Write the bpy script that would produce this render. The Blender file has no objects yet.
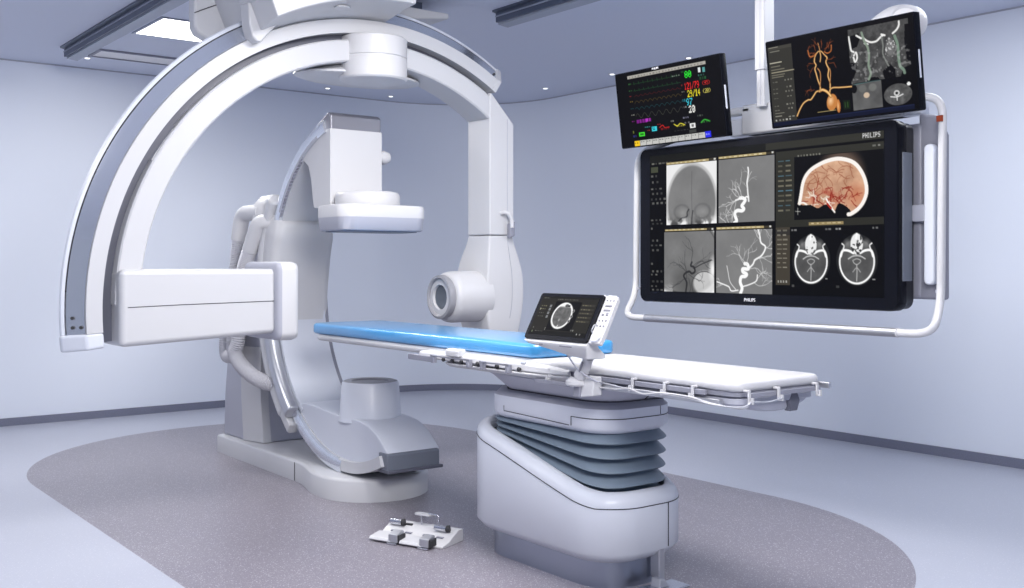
import bpy, bmesh, math, random
import numpy as np
from mathutils import Vector, Matrix

R = math.radians
scene = bpy.context.scene
COL = scene.collection
random.seed(4)
rng = np.random.default_rng(7)

# ------------------------------------------------------------------ materials
def srgb(r, g, b):
    f = lambda c: c / 12.92 if c <= .04045 else ((c + .055) / 1.055) ** 2.4
    return (f(r / 255), f(g / 255), f(b / 255), 1)

def mat(name, col, rough=.4, metal=0., spec=.5, emit=None, estr=0., coat=0., bump=0., bscale=300., var=0.):
    m = bpy.data.materials.new(name)
    m.use_nodes = True
    nt = m.node_tree
    p = nt.nodes['Principled BSDF']
    p.inputs['Base Color'].default_value = col
    p.inputs['Roughness'].default_value = rough
    p.inputs['Metallic'].default_value = metal
    p.inputs['Specular IOR Level'].default_value = spec
    p.inputs['Coat Weight'].default_value = coat
    p.inputs['Coat Roughness'].default_value = .22
    if emit:
        p.inputs['Emission Color'].default_value = emit
        p.inputs['Emission Strength'].default_value = estr
    if bump or var:
        tc = nt.nodes.new('ShaderNodeTexCoord')
        no = nt.nodes.new('ShaderNodeTexNoise')
        no.inputs['Scale'].default_value = bscale
        no.inputs['Detail'].default_value = 3
        nt.links.new(tc.outputs['Object'], no.inputs['Vector'])
        if bump:
            b = nt.nodes.new('ShaderNodeBump')
            b.inputs['Strength'].default_value = bump
            b.inputs['Distance'].default_value = .002
            nt.links.new(no.outputs['Fac'], b.inputs['Height'])
            nt.links.new(b.outputs['Normal'], p.inputs['Normal'])
        if var:
            mx = nt.nodes.new('ShaderNodeMix'); mx.data_type = 'RGBA'
            mx.inputs[6].default_value = [c * (1 - var) for c in col[:3]] + [1]
            mx.inputs[7].default_value = [min(1, c * (1 + var)) for c in col[:3]] + [1]
            nt.links.new(no.outputs['Fac'], mx.inputs[0])
            nt.links.new(mx.outputs[2], p.inputs['Base Color'])
    return m

M = {}
M['white'] = mat('white_lacquer', (.58, .585, .61, 1), .34, bump=.02, bscale=900)
M['white2'] = mat('white_plastic', (.62, .62, .64, 1), .4)
M['base'] = mat('pale_blue_grey_lacquer', (.66, .69, .765, 1), .35)
M['lilac'] = mat('lilac_grey_plastic', (.44, .45, .52, 1), .4)
M['mid'] = mat('mid_grey_plastic', (.27, .275, .33, 1), .42)
M['darkgrey'] = mat('dark_grey_plastic', (.11, .115, .15, 1), .4)
M['nose'] = mat('slate_plastic', (.17, .19, .235, 1), .4)
M['bellow'] = mat('slate_rubber', (.17, .22, .28, 1), .5, bump=.05, bscale=400)
M['chrome'] = mat('brushed_steel', (.72, .73, .77, 1), .22, 1.)
M['satin'] = mat('satin_aluminium', (.55, .56, .60, 1), .38, .8)
M['track'] = mat('track_steel', (.80, .83, .88, 1), .22, .9)
M['plinth'] = mat('plinth_steel', (.42, .46, .55, 1), .33, 1., bump=.05, bscale=60)
M['black'] = mat('black_plastic', (.012, .013, .018, 1), .35)
M['bezel'] = mat('glossy_black_bezel', (.004, .0045, .008, 1), .25, spec=.2)
M['capgrey'] = mat('silver_grey_metal', (.27, .27, .31, 1), .35, .6)
M['seam'] = mat('seam_shadow_gap', (.03, .03, .04, 1), .7)
M['rubber'] = mat('dark_rubber', (.03, .03, .035, 1), .6)
M['blue'] = mat('blue_vinyl', (.05, .345, .73, 1), .28, spec=.8, coat=1., bump=.04, bscale=250, var=.05)
M['rail'] = mat('ceiling_rail_metal', (.10, .12, .17, 1), .35, .5)
M['raillight'] = mat('ceiling_rail_lip', (.34, .37, .45, 1), .4, .3)
M['hose'] = mat('corrugated_hose', (.60, .60, .64, 1), .5)
M['lens'] = mat('dark_glass', (.10, .12, .15, 1), .12)
M['port'] = mat('port_ring_grey', (.33, .33, .36, 1), .35)
M['lamp'] = mat('lit_diffuser', (1, 1, 1, 1), .5, emit=(1, .985, .95, 1), estr=6)
M['spot'] = mat('lit_spot_lens', (1, 1, 1, 1), .4, emit=(.95, .97, 1, 1), estr=1.6)
M['orange'] = mat('orange_sticker', srgb(150, 62, 30), .5)
M['logo'] = mat('white_print', (.75, .75, .78, 1), .5)
M['key'] = mat('grey_key', (.22, .22, .26, 1), .5)
M['grille'] = mat('polished_grille', (.85, .83, .82, 1), .4, .6)

def wall_material():
    return mat('painted_wall', (.82, .865, .955, 1), .6, bump=.02, bscale=120, spec=.3)
M['wall'] = wall_material()
M['ceil'] = mat('painted_ceiling', (.66, .70, .82, 1), .7, spec=.3, bump=.015, bscale=90)
M['skirt'] = mat('grey_vinyl_skirting', (.19, .20, .27, 1), .45, var=.25, bscale=180)

def floor_material(cx, y0, y1, r):
    m = bpy.data.materials.new('speckled_vinyl_floor')
    m.use_nodes = True
    nt = m.node_tree; N = nt.nodes; L = nt.links
    p = N['Principled BSDF']
    tc = N.new('ShaderNodeTexCoord'); sp = N.new('ShaderNodeSeparateXYZ')
    L.new(tc.outputs['Object'], sp.inputs[0])
    def mth(op, a, b=None):
        n = N.new('ShaderNodeMath'); n.operation = op
        for i, v in enumerate((a, b)):
            if v is None: continue
            if isinstance(v, (int, float)): n.inputs[i].default_value = v
            else: L.new(v, n.inputs[i])
        return n.outputs[0]
    dx = mth('SUBTRACT', sp.outputs[0], cx)
    yc = mth('MINIMUM', mth('MAXIMUM', sp.outputs[1], y0), y1)
    dy = mth('SUBTRACT', sp.outputs[1], yc)
    d = mth('SQRT', mth('ADD', mth('MULTIPLY', dx, dx), mth('MULTIPLY', dy, dy)))
    inside = mth('LESS_THAN', d, r)
    # speckles: light chips and dark chips
    def chips(scale, thr, seed):
        v = N.new('ShaderNodeTexVoronoi'); v.feature = 'F1'
        v.inputs['Scale'].default_value = scale
        mp = N.new('ShaderNodeMapping'); mp.inputs['Location'].default_value = (seed, seed * .7, 0)
        L.new(tc.outputs['Object'], mp.inputs[0]); L.new(mp.outputs[0], v.inputs['Vector'])
        s2 = N.new('ShaderNodeSeparateColor'); L.new(v.outputs['Color'], s2.inputs[0])
        pick = mth('GREATER_THAN', s2.outputs[0], .62)
        near = mth('LESS_THAN', v.outputs['Distance'], thr)
        return mth('MULTIPLY', pick, near)
    lc = chips(95, .26, 3.1)
    lc2 = chips(170, .33, 9.4)
    dc = chips(120, .28, 5.7)
    no = N.new('ShaderNodeTexNoise'); no.inputs['Scale'].default_value = 160; no.inputs['Detail'].default_value = 4
    L.new(tc.outputs['Object'], no.inputs['Vector'])
    def mix(f, a, b):
        n = N.new('ShaderNodeMix'); n.data_type = 'RGBA'
        if isinstance(f, (int, float)): n.inputs[0].default_value = f
        else: L.new(f, n.inputs[0])
        for i, v in ((6, a), (7, b)):
            if isinstance(v, tuple): n.inputs[i].default_value = v
            else: L.new(v, n.inputs[i])
        return n.outputs[2]
    nf = mth('MULTIPLY', mth('SUBTRACT', no.outputs['Fac'], .3), 2.0)
    darkz = mix(nf, (.205, .19, .225, 1), (.265, .245, .285, 1))
    darkz = mix(mth('MULTIPLY', dc, .5), darkz, (.10, .10, .14, 1))
    darkz = mix(mth('MULTIPLY', lc, .8), darkz, (.66, .64, .68, 1))
    darkz = mix(mth('MULTIPLY', lc2, .55), darkz, (.60, .57, .62, 1))
    lightz = mix(nf, (.44, .46, .54, 1), (.49, .51, .585, 1))
    lightz = mix(mth('MULTIPLY', lc, .35), lightz, (.8, .8, .84, 1))
    lightz = mix(mth('MULTIPLY', dc, .18), lightz, (.3, .31, .4, 1))
    colr = mix(inside, lightz, darkz)
    L.new(colr, p.inputs['Base Color'])
    p.inputs['Roughness'].default_value = .30
    p.inputs['Specular IOR Level'].default_value = .45
    return m
M['floor'] = floor_material(3.08, 3.72, 6.45, 1.575)

# ------------------------------------------------------------------ geometry
ORIG = {}
PARTS = {}

class MB:
    def __init__(self):
        self.v = []; self.f = []
    def add(self, vs, fs):
        o = len(self.v)
        self.v += [tuple(p) for p in vs]
        self.f += [tuple(i + o for i in f) for f in fs]
        return self
    def box(self, x0, x1, y0, y1, z0, z1):
        vs = [(x, y, z) for z in (z0, z1) for y in (y0, y1) for x in (x0, x1)]
        return self.add(vs, [(0, 2, 3, 1), (4, 5, 7, 6), (0, 1, 5, 4), (2, 6, 7, 3), (0, 4, 6, 2), (1, 3, 7, 5)])
    def loft(self, loops, cap0=True, cap1=True, closed=True):
        n = len(loops[0]); vs = [p for l in loops for p in l]; fs = []
        for i in range(len(loops) - 1):
            for j in range(n if closed else n - 1):
                k = (j + 1) % n
                fs.append((i * n + j, i * n + k, (i + 1) * n + k, (i + 1) * n + j))
        if cap0: fs.append(tuple(range(n))[::-1])
        if cap1: fs.append(tuple((len(loops) - 1) * n + j for j in range(n)))
        return self.add(vs, fs)
    def ring(self, loops):            # closed both ways
        return self.loft(loops + [loops[0]], False, False)
    def prism(self, poly, axis, a0, a1):
        def P(q, a):
            return {'x': (a, q[0], q[1]), 'y': (q[0], a, q[1]), 'z': (q[0], q[1], a)}[axis]
        return self.loft([[P(q, a0) for q in poly], [P(q, a1) for q in poly]])
    def tube(self, path, r, n=12, cap=True, radii=None):
        pts = [Vector(p) for p in path]; loops = []
        t0 = (pts[1] - pts[0]).normalized()
        up = Vector((0, 0, 1)) if abs(t0.z) < .9 else Vector((1, 0, 0))
        nrm = (up - t0 * up.dot(t0)).normalized()
        for i, p in enumerate(pts):
            t = (pts[min(i + 1, len(pts) - 1)] - pts[max(i - 1, 0)]).normalized()
            nrm = (nrm - t * nrm.dot(t)).normalized(); b = t.cross(nrm)
            rr = radii[i] if radii else r
            loops.append([p + (nrm * math.cos(2 * math.pi * k / n) + b * math.sin(2 * math.pi * k / n)) * rr for k in range(n)])
        return self.loft(loops, cap, cap)
    def lathe(self, prof, c, axis=(0, 0, 1), n=48, cap0=True, cap1=True, sx=1., sy=1.):
        a = Vector(axis).normalized(); c = Vector(c)
        u = a.orthogonal().normalized()
        if abs(a.z) > .99: u = Vector((1, 0, 0))
        w = a.cross(u)
        loops = [[c + a * h + (u * math.cos(2 * math.pi * k / n) * sx + w * math.sin(2 * math.pi * k / n) * sy) * r for k in range(n)] for r, h in prof]
        return self.loft(loops, cap0, cap1)
    def arc(self, prof, axis, c, t0, t1, n=64, cap=True):
        loops = []
        for i in range(n + 1):
            t = R(t0 + (t1 - t0) * i / n); l = []
            for r, a in prof:
                p, q = c[0] + r * math.cos(t), c[1] + r * math.sin(t)
                l.append((p, a, q) if axis == 'y' else (a, p, q))
            loops.append(l)
        return self.loft(loops, cap, cap)
    def xf(self, mtx):
        self.v = [tuple(mtx @ Vector(p)) for p in self.v]; return self
    def build(self, name, material, parent=None, bevel=0., segs=3, ang=30, sharp=38, label=None, origin=None, smooth=True):
        me = bpy.data.meshes.new(name)
        o = Vector(origin) if origin is not None else (ORIG.get(parent.name, Vector()) if parent else Vector())
        me.from_pydata([tuple(Vector(p) - o) for p in self.v], [], self.f)
        bm = bmesh.new(); bm.from_mesh(me)
        bmesh.ops.remove_doubles(bm, verts=bm.verts, dist=1e-6)
        bmesh.ops.recalc_face_normals(bm, faces=bm.faces)
        if bevel:
            es = [e for e in bm.edges if len(e.link_faces) == 2 and e.calc_face_angle(0) > R(ang)]
            if es:
                bmesh.ops.bevel(bm, geom=es, offset=bevel, segments=segs, profile=.5, affect='EDGES', clamp_overlap=True)
        bm.to_mesh(me); bm.free()
        if smooth:
            me.polygons.foreach_set('use_smooth', [True] * len(me.polygons))
            me.set_sharp_from_angle(angle=R(sharp))
        me.materials.append(material)
        ob = bpy.data.objects.new(name, me); COL.objects.link(ob)
        if parent:
            ob.parent = parent; ORIG[ob.name] = o
        elif origin is not None:
            ob.location = o
        if bevel and smooth:
            w = ob.modifiers.new('normals', 'WEIGHTED_NORMAL'); w.keep_sharp = True; w.weight = 90
        if label: ob['label'] = label
        PARTS[name] = ob
        return ob

def thing(name, label, cat, loc, group=None, local=False, rot=(0, 0, 0)):
    o = bpy.data.objects.new(name, None); COL.objects.link(o)
    o.empty_display_size = .1
    o.location = loc; o.rotation_euler = rot
    o['label'] = label; o['category'] = cat
    if group: o['group'] = group
    ORIG[o.name] = Vector() if local else Vector(loc)
    return o
def tag(o, label, cat, group=None):
    o['label'] = label; o['category'] = cat
    if group: o['group'] = group
    return o
def struct(o):
    o['kind'] = 'structure'; return o

def rrect(x0, x1, y0, y1, r, z, n=8, inset=0.):
    x0 += inset; x1 -= inset; y0 += inset; y1 -= inset; r = max(r - inset, .004)
    pts = []
    for cx, cy, a0 in ((x1 - r, y1 - r, 0), (x0 + r, y1 - r, 90), (x0 + r, y0 + r, 180), (x1 - r, y0 + r, 270)):
        for i in range(n + 1):
            a = R(a0 + 90 * i / n)
            x, y = cx + r * math.cos(a), cy + r * math.sin(a)
            pts.append((x, y, z(x, y) if callable(z) else z))
    return pts

def catmull(P, n=10):
    P = [np.array(p, float) for p in P]; out = []
    Q = [2 * P[0] - P[1]] + P + [2 * P[-1] - P[-2]]
    for i in range(1, len(Q) - 2):
        a, b, c, d = Q[i - 1:i + 3]
        for k in range(n):
            t = k / n
            out.append(.5 * (2 * b + (c - a) * t + (2 * a - 5 * b + 4 * c - d) * t * t + (3 * b - a - 3 * c + d) * t ** 3))
    out.append(P[-1]); return [tuple(p) for p in out]

def fillet(path, r, n=6):
    P = [Vector(p) for p in path]; out = [P[0]]
    for i in range(1, len(P) - 1):
        a, b, c = P[i - 1], P[i], P[i + 1]
        d0, d1 = (a - b), (c - b)
        k = min(r, d0.length * .49, d1.length * .49)
        p0, p1 = b + d0.normalized() * k, b + d1.normalized() * k
        for j in range(n + 1):
            t = j / n
            out.append(p0 * (1 - t) ** 2 + b * 2 * t * (1 - t) + p1 * t * t)
    out.append(P[-1]); return out

def text_mb(s, size, mtx):
    cu = bpy.data.curves.new('lettering', 'FONT'); cu.body = s; cu.size = size
    cu.align_x = 'CENTER'; cu.align_y = 'CENTER'; cu.extrude = size * .02; cu.offset = size * .012
    ob = bpy.data.objects.new('lettering', cu); COL.objects.link(ob)
    bpy.context.view_layer.update()
    me = bpy.data.meshes.new_from_object(ob.evaluated_get(bpy.context.evaluated_depsgraph_get()))
    mb = MB().add([mtx @ v.co for v in me.vertices], [tuple(p.vertices) for p in me.polygons])
    bpy.data.objects.remove(ob); bpy.data.curves.remove(cu); bpy.data.meshes.remove(me)
    return mb

# ------------------------------------------------------------------ the room
XR, YL, ZC = 6.5, 8.95, 2.88
X0, Y0 = -3.0, -3.0
RC = 1.15
mb = MB(); mb.add([(X0, Y0, 0), (XR, Y0, 0), (XR, YL, 0), (X0, YL, 0), (X0, Y0, -.05), (XR, Y0, -.05), (XR, YL, -.05), (X0, YL, -.05)],
                  [(0, 1, 2, 3), (7, 6, 5, 4), (0, 4, 5, 1), (1, 5, 6, 2), (2, 6, 7, 3), (3, 7, 4, 0)])
struct(mb.build('floor', M['floor'], smooth=False))
struct(MB().box(X0, XR, Y0, YL, ZC, ZC + .08).build('ceiling', M['ceil'], smooth=False))

def corner(off):        # plan line of the left wall and the rounded corner, off = distance into the room
    pts = [(X0, YL - off)]
    for i in range(17):
        a = R(90 - 90 * i / 16)
        pts.append((XR - RC + (RC - off) * math.cos(a), YL - RC + (RC - off) * math.sin(a)))
    return pts
def wall_strip(inner, outer, z0, z1):
    poly = inner + outer[::-1]
    n = len(inner); vs = [(x, y, z0) for x, y in poly] + [(x, y, z1) for x, y in poly]; fs = []; m = len(poly)
    for j in range(m): fs.append((j, (j + 1) % m, m + (j + 1) % m, m + j))
    for j in range(n - 1):
        fs.append((j, j + 1, m - 2 - j, m - 1 - j)); fs.append((m + j, m + j + 1, 2 * m - 2 - j, 2 * m - 1 - j))
    return MB().add(vs, fs)
struct(wall_strip(corner(0), corner(-.1), 0, ZC).build('wall_left', M['wall']))
struct(MB().box(XR, XR + .1, Y0, YL - RC, 0, ZC).build('wall_right', M['wall'], smooth=False))
struct(wall_strip(corner(.012), corner(.0), 0.0, .062).build('baseboard_left', M['skirt']))
struct(MB().box(XR - .012, XR, Y0, YL - RC, 0.0, .062).build('baseboard_right', M['skirt'], smooth=False))
struct(wall_strip(corner(.006), corner(.0), ZC - .010, ZC).build('trim_1', M['lilac']))
struct(MB().box(XR - .006, XR, Y0, YL - RC, ZC - .010, ZC).build('trim_2', M['lilac'], smooth=False))

# ceiling fittings -----------------------------------------------------------
def ceiling_rail(name, label, xs, y0, y1, flip):
    x = xs; s = -1 if flip else 1
    root = thing(name, label, 'ceiling rail', (x, (y0 + y1) / 2, ZC), 'ceiling rails')
    P = lambda a, b: (x + s * a, b)
    MB().prism([P(0, 2.88), P(0, 2.868), P(.028, 2.862), P(.028, 2.806), P(.052, 2.806), P(.052, 2.822), P(.10, 2.822), P(.10, 2.806), P(.118, 2.806), P(.118, 2.88)], 'y', y0, y1).build('track_body', M['rail'], root, smooth=False)
    MB().prism([P(.048, 2.806), P(.048, 2.794), P(.122, 2.786), P(.122, 2.798), P(.1, 2.804)], 'y', y0, y1).build('track_lip', M['raillight'], root, smooth=False)
    MB().prism([P(.022, 2.846), P(.028, 2.846), P(.028, 2.838), P(.022, 2.838)], 'y', y0, y1).build('track_lip', M['raillight'], root, smooth=False)
    return root
ceiling_rail('ceiling_rail', 'long dark metal ceiling rail beside the bright square ceiling lamp', 2.087, 3.2, 8.18, False)
ceiling_rail('ceiling_rail', 'dark metal ceiling rail that carries the monitor column', 3.955, 1.6, 5.34, False)

root = thing('ceiling_lamp', 'bright square white lamp recessed in the ceiling at upper left', 'ceiling lamp', (2.66, 7.08, ZC))
MB().box(2.375, 2.945, 6.80, 7.365, ZC - .006, ZC - .001).build('diffuser', M['lamp'], root, smooth=False)
mb = MB()
for b in ((2.355, 2.375, 6.78, 7.385), (2.945, 2.965, 6.78, 7.385), (2.375, 2.945, 6.78, 6.80), (2.375, 2.945, 7.365, 7.385)):
    mb.box(*b, ZC - .009, ZC - .0005)
mb.build('lamp_frame', M['raillight'], root, smooth=False)

root = thing('ceiling_vent', 'long narrow shiny metal grille in the ceiling behind the square lamp', 'vent', (2.68, 8.22, ZC))
MB().box(2.36, 3.02, 8.10, 8.36, ZC - .008, ZC - .001).build('grille_plate', M['grille'], root, smooth=False)
mb = MB()
for b in ((2.34, 3.04, 8.08, 8.10), (2.34, 3.04, 8.36, 8.38), (2.34, 2.36, 8.1, 8.36), (3.02, 3.04, 8.1, 8.36)):
    mb.box(*b, ZC - .014, ZC - .0005)
mb.build('vent_frame', M['mid'], root, smooth=False)

spots = [((2.37, 8.50), 'tiny round ceiling spotlight beside the end of the dark ceiling rail'),
         ((4.52, 8.63), 'tiny round ceiling spotlight seen under the arch left of the drum'),
         ((5.22, 8.68), 'tiny round ceiling spotlight seen under the arch right of the drum'),
         ((6.10, 7.42), 'tiny round ceiling spotlight right of the tall white column of the arch'),
         ((6.09, 6.52), 'tiny round ceiling spotlight at the left end of the vital signs monitor'),
         ((6.08, 5.64), 'tiny round ceiling spotlight just above the vital signs monitor')]
for (x, y), lab in spots:
    s = thing('ceiling_spotlight', lab, 'spotlight', (x, y, ZC), 'ceiling spotlights along the walls')
    MB().lathe([(.020, -.004), (.030, -.005), (.033, -.0005)], (x, y, ZC), n=20, cap0=False).build('spotlight_ring', M['white2'], s)
    MB().lathe([(.018, -.008), (.020, -.001)], (x, y, ZC), n=20).build('spotlight_lens', M['spot'], s)

# ------------------------------------------------------------------ ceiling mounted C-arm
CX, CZ = 2.93, 1.06
lat = thing('ceiling_x_ray_arm', 'huge white double arc x-ray arm hanging from the ceiling over the table head', 'x-ray machine', (2.93, 5.1, 2.86))
c = (CX, CZ)
MB().arc([(1.468, 5.0), (1.541, 5.0), (1.543, 5.012), (1.560, 5.09), (1.600, 5.09), (1.54, 5.28), (1.468, 5.28)], 'y', c, 57.6, 184, 110).build('guide_ring', M['white'], lat, label='white outer guide arc')
MB().arc([(1.545, 5.010), (1.594, 5.054), (1.612, 5.066), (1.606, 5.080), (1.545, 5.03)], 'y', c, 58.2, 184, 110).build('guide_track', M['track'], PARTS['guide_ring'], label='shiny steel track on the outer arc')
MB().arc([(1.604, 5.072), (1.620, 5.076), (1.610, 5.11), (1.600, 5.11)], 'y', c, 58.2, 177, 110).build('track_groove', M['seam'], PARTS['guide_ring'])
MB().arc([(1.618, 5.070), (1.632, 5.074), (1.638, 5.086), (1.56, 5.30), (1.53, 5.30), (1.60, 5.10), (1.618, 5.09)], 'y', c, 57.8, 184, 110).build('guide_flange', M['base'], PARTS['guide_ring'])
capp = [(1.466, 4.997), (1.545, 4.997), (1.640, 5.072), (1.640, 5.09), (1.56, 5.303), (1.466, 5.303)]
MB().arc(capp, 'y', c, 184, 186.8, 4).build('end_cap', M['base'], PARTS['guide_ring'], bevel=.012)
MB().arc(capp, 'y', c, 57.0, 58.2, 3).build('end_cap', M['white'], PARTS['guide_ring'], bevel=.004)
for t, r_, y_ in ((181.2, 1.590, 5.045), (182.8, 1.590, 5.045), (182.8, 1.560, 5.02), (59.0, 1.57, 5.03)):
    p = (CX + r_ * math.cos(R(t)), y_, CZ + r_ * math.sin(R(t)))
    MB().lathe([(.008, -.008), (.008, .006)], p, (-.4, -1, 0), n=10).build('track_bolt', M['rubber'], PARTS['guide_ring'])
MB().arc([(1.38, 5.07), (1.478, 5.07), (1.478, 5.20), (1.38, 5.20)], 'y', c, 62, 186, 90).build('slide_rail', M['darkgrey'], lat, label='dark sliding rail between the two arcs')
MB().arc([(1.40, 5.03), (1.425, 5.03), (1.425, 5.08), (1.40, 5.08)], 'y', c, 92, 150, 90).build('slide_strip', M['chrome'], lat)
ca = (2.928, 1.085)
MB().arc([(1.291, 5.008), (1.299, 5.0), (1.400, 5.0), (1.408, 5.008), (1.408, 5.215), (1.291, 5.215)], 'y', ca, 54.5, 180, 110).build('arc_beam', M['white'], lat, label='white inner arc beam')

# carriage under the ceiling
def ring_pt(r, t): return (CX + r * math.cos(R(t)), CZ + r * math.sin(R(t)))
N_ = 20
def cover_loop(y, r, x_in=0.):
    a = [ring_pt(r, 117.5 - i * 29.5 / N_) for i in range(N_ + 1)]
    return [(x, y, z) for x, z in a] + [(2.99, y, 2.82), (2.08, y, 2.82), (2.12, y, 2.66)]
MB().loft([cover_loop(4.7, 1.588), cover_loop(4.82, 1.578), cover_loop(4.94, 1.558), cover_loop(5.04, 1.545), cover_loop(5.36, 1.545)]).build('carriage_cover', M['white'], lat, bevel=.010, ang=50, sharp=50, label='white carriage cover')
MB().lathe([(.05, -.004), (.055, .006)], (2.62, 4.84, 2.603), (.17, 0, -1), n=24, sx=1.5, sy=.7).build('carriage_disc', M['white2'], PARTS['carriage_cover'])  # pale oval disc on the underside of the cover
MB().prism([(2.11, 2.72), (2.145, 2.56), (2.15, 2.47), (2.168, 2.405), (2.195, 2.384), (2.215, 2.388), (2.30, 2.485), (2.325, 2.535), (2.29, 2.72)], 'y', 4.93, 5.03).build('carriage_bracket', M['white'], lat, bevel=.010)
MB().prism([(2.10, 2.80), (2.125, 2.575), (2.22, 2.565), (2.27, 2.64), (2.25, 2.80)], 'y', 4.86, 5.0).build('carriage_bracket', M['white'], lat, bevel=.01)
MB().prism([(2.015, 2.80), (2.015, 2.51), (2.035, 2.472), (2.12, 2.435), (2.2, 2.47), (2.42, 2.59), (2.7, 2.665), (3.05, 2.69), (3.05, 2.80)], 'y', 5.31, 5.40).build('carriage_body', M['white'], lat, bevel=.015)
MB().prism([(2.5, 2.80), (2.5, 2.70), (3.05, 2.72), (3.05, 2.80)], 'y', 5.38, 5.85).build('carriage_body', M['white'], lat, bevel=.015)
MB().tube([(2.014 + .3 * t, 5.308, 2.575 + .16 * t - .03 * t * t) for t in [i / 8 for i in range(9)]], .0025, 6).build('seam', M['seam'], PARTS['carriage_body'])
MB().prism([(3.0, 2.80), (3.0, 2.70), (3.38, 2.735), (3.6, 2.765), (3.6, 2.80)], 'y', 5.30, 5.75).build('carriage_wing', M['white'], lat, bevel=.012)
mb = MB()
for xx in (2.145, 3.9):
    mb.box(xx - .05, xx + .05, 5.0, 5.8, 2.79, 2.815) if xx < 3 else None
mb.box(2.1, 3.5, 5.45, 5.7, 2.79, 2.88)
mb.build('carriage_trolley', M['rail'], lat, smooth=False)

# drum and saucer on the inner arc
MB().lathe([(.181, 2.402), (.186, 2.406), (.186, 2.505), (.176, 2.515)], (2.925, 5.05, 0), n=64).build('drum', M['white2'], lat, label='white rotation drum')
MB().lathe([(.150, 2.276), (.178, 2.280), (.186, 2.290), (.186, 2.398), (.181, 2.402)], (2.925, 5.05, 0), n=64).build('drum', M['white2'], lat)
loops = []
for k, h in ((.55, 2.30), (.9, 2.302), (1.0, 2.312), (.99, 2.322), (.8, 2.345), (.5, 2.40), (.3, 2.44)):
    loops.append([(2.925 + .385 * k * math.cos(a), 5.22 + .22 * (k if k > .6 else .6) * math.sin(a), h) for a in [2 * math.pi * i / 56 for i in range(56)]])
MB().loft(loops).build('saucer', M['white'], lat, label='white saucer shaped fairing under the arc')

# detector arm on the left end
MB().prism([(1.525, .888), (2.305, .925), (2.305, 1.25), (1.525, 1.25)], 'y', 4.945, 5.29).build('detector_arm', M['white'], lat, bevel=.028, segs=4, label='white box shaped detector arm')
MB().tube([(1.56, 4.9445, 1.073), (1.8, 4.9445, 1.080), (2.29, 4.9445, 1.088)], .0018, 6).build('seam', M['seam'], PARTS['detector_arm'])
def plate_loop(x, inset, r=.045):
    return [(x, a, b) for a, b, _ in rrect(4.895, 5.335, .887, 1.287, r, 0, 6, inset)]
MB().loft([plate_loop(2.288, .03), plate_loop(2.291, .018), plate_loop(2.298, .006), plate_loop(2.312, .0)]).build('detector_back', M['lilac'], lat, label='grey back of the flat detector')  # plate back gets a darker colour in place of its shade
MB().loft([plate_loop(2.310, .0), plate_loop(2.378, .0), plate_loop(2.400, .008), plate_loop(2.408, .03)]).build('flat_detector', M['white2'], lat, sharp=60, label='white flat detector plate')
MB().loft([plate_loop(2.406, .035), plate_loop(2.411, .04)]).build('detector_window', M['mid'], PARTS['flat_detector'])

# tube column on the right end
cl = []
spec = [  # z, x0, x1, y0, y1
    (1.445, 3.682, 3.860, 5.0, 5.222), (1.44, 3.682, 3.860, 5.0, 5.222), (1.40, 3.680, 3.870, 4.999, 5.235), (1.33, 3.672, 3.897, 4.995, 5.275),
    (1.26, 3.664, 3.920, 4.99, 5.305), (1.18, 3.66, 3.934, 4.987, 5.315), (1.06, 3.66, 3.936, 4.987, 5.315), (.95, 3.665, 3.92, 4.99, 5.30), (.84, 3.69, 3.90, 5.0, 5.28), (.80, 3.73, 3.87, 5.03, 5.25)]
def colloop(z, x0, x1, y0, y1): return rrect(x0, x1, y0, y1, .016, z, 4)
MB().prism([(3.682, 1.446), (3.862, 1.446), (3.862, 2.11), (3.86, 2.115), (3.70, 2.285), (3.682, 2.287)], 'y', 4.996, 5.222).build('tube_column', M['white2'], lat, bevel=.01, label='tall white column carrying the x-ray tube')
cols = []
zs = [s[0] for s in spec[1:]]
arr = np.array(spec[1:])
for z in np.linspace(1.442, .80, 40):
    row = [float(np.interp(-z, -arr[:, 0], arr[:, k])) for k in range(1, 5)]
    cols.append(colloop(float(z), *row))
# smooth the profile
cc = np.array(cols)
for _ in range(4): cc[1:-1] = .25 * cc[:-2] + .5 * cc[1:-1] + .25 * cc[2:]
MB().loft([[tuple(p) for p in l] for l in cc]).build('tube_housing', M['white2'], lat, sharp=50, label='bulged white lower tube housing')
MB().tube([(3.812, 4.995, 2.14), (3.812, 4.995, 1.45)], .0016, 6).build('seam', M['lilac'], PARTS['tube_column'])
MB().tube(catmull([(3.812, 4.998, 1.43), (3.825, 4.992, 1.33), (3.84, 4.9855, 1.20), (3.84, 4.9855, 1.05), (3.825, 4.988, .95)], 6), .0016, 6).build('seam', M['lilac'], PARTS['tube_housing'])
MB().tube(fillet([(3.765, 5.0, 1.575), (3.785, 4.965, 1.585), (3.815, 4.955, 1.545), (3.815, 4.955, 1.49)], .02), .013, 10).build('grip_handle', M['white2'], PARTS['tube_housing'])
MB().prism([(3.80, 1.43), (3.838, 1.44), (3.838, 1.53), (3.80, 1.515)], 'y', 4.95, 4.985).build('grip_pad', M['mid'], PARTS['tube_housing'], bevel=.008)
zt, yt = 1.08, 5.12
MB().lathe([(.152, .0), (.152, -.21), (.146, -.24), (.130, -.255), (.10, -.257)], (3.70, yt, zt), (1, 0, 0), n=48).build('tube_barrel', M['white2'], lat, sharp=60, label='white barrel of the x-ray tube')
MB().lathe([(.122, 0), (.131, -.02), (.127, -.045), (.114, -.05), (.106, -.042), (.106, 0)], (3.448, yt, zt), (1, 0, 0), n=48, cap0=False, cap1=False).build('port_ring', M['port'], PARTS['tube_barrel'], label='grey ring around the tube port')
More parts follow.
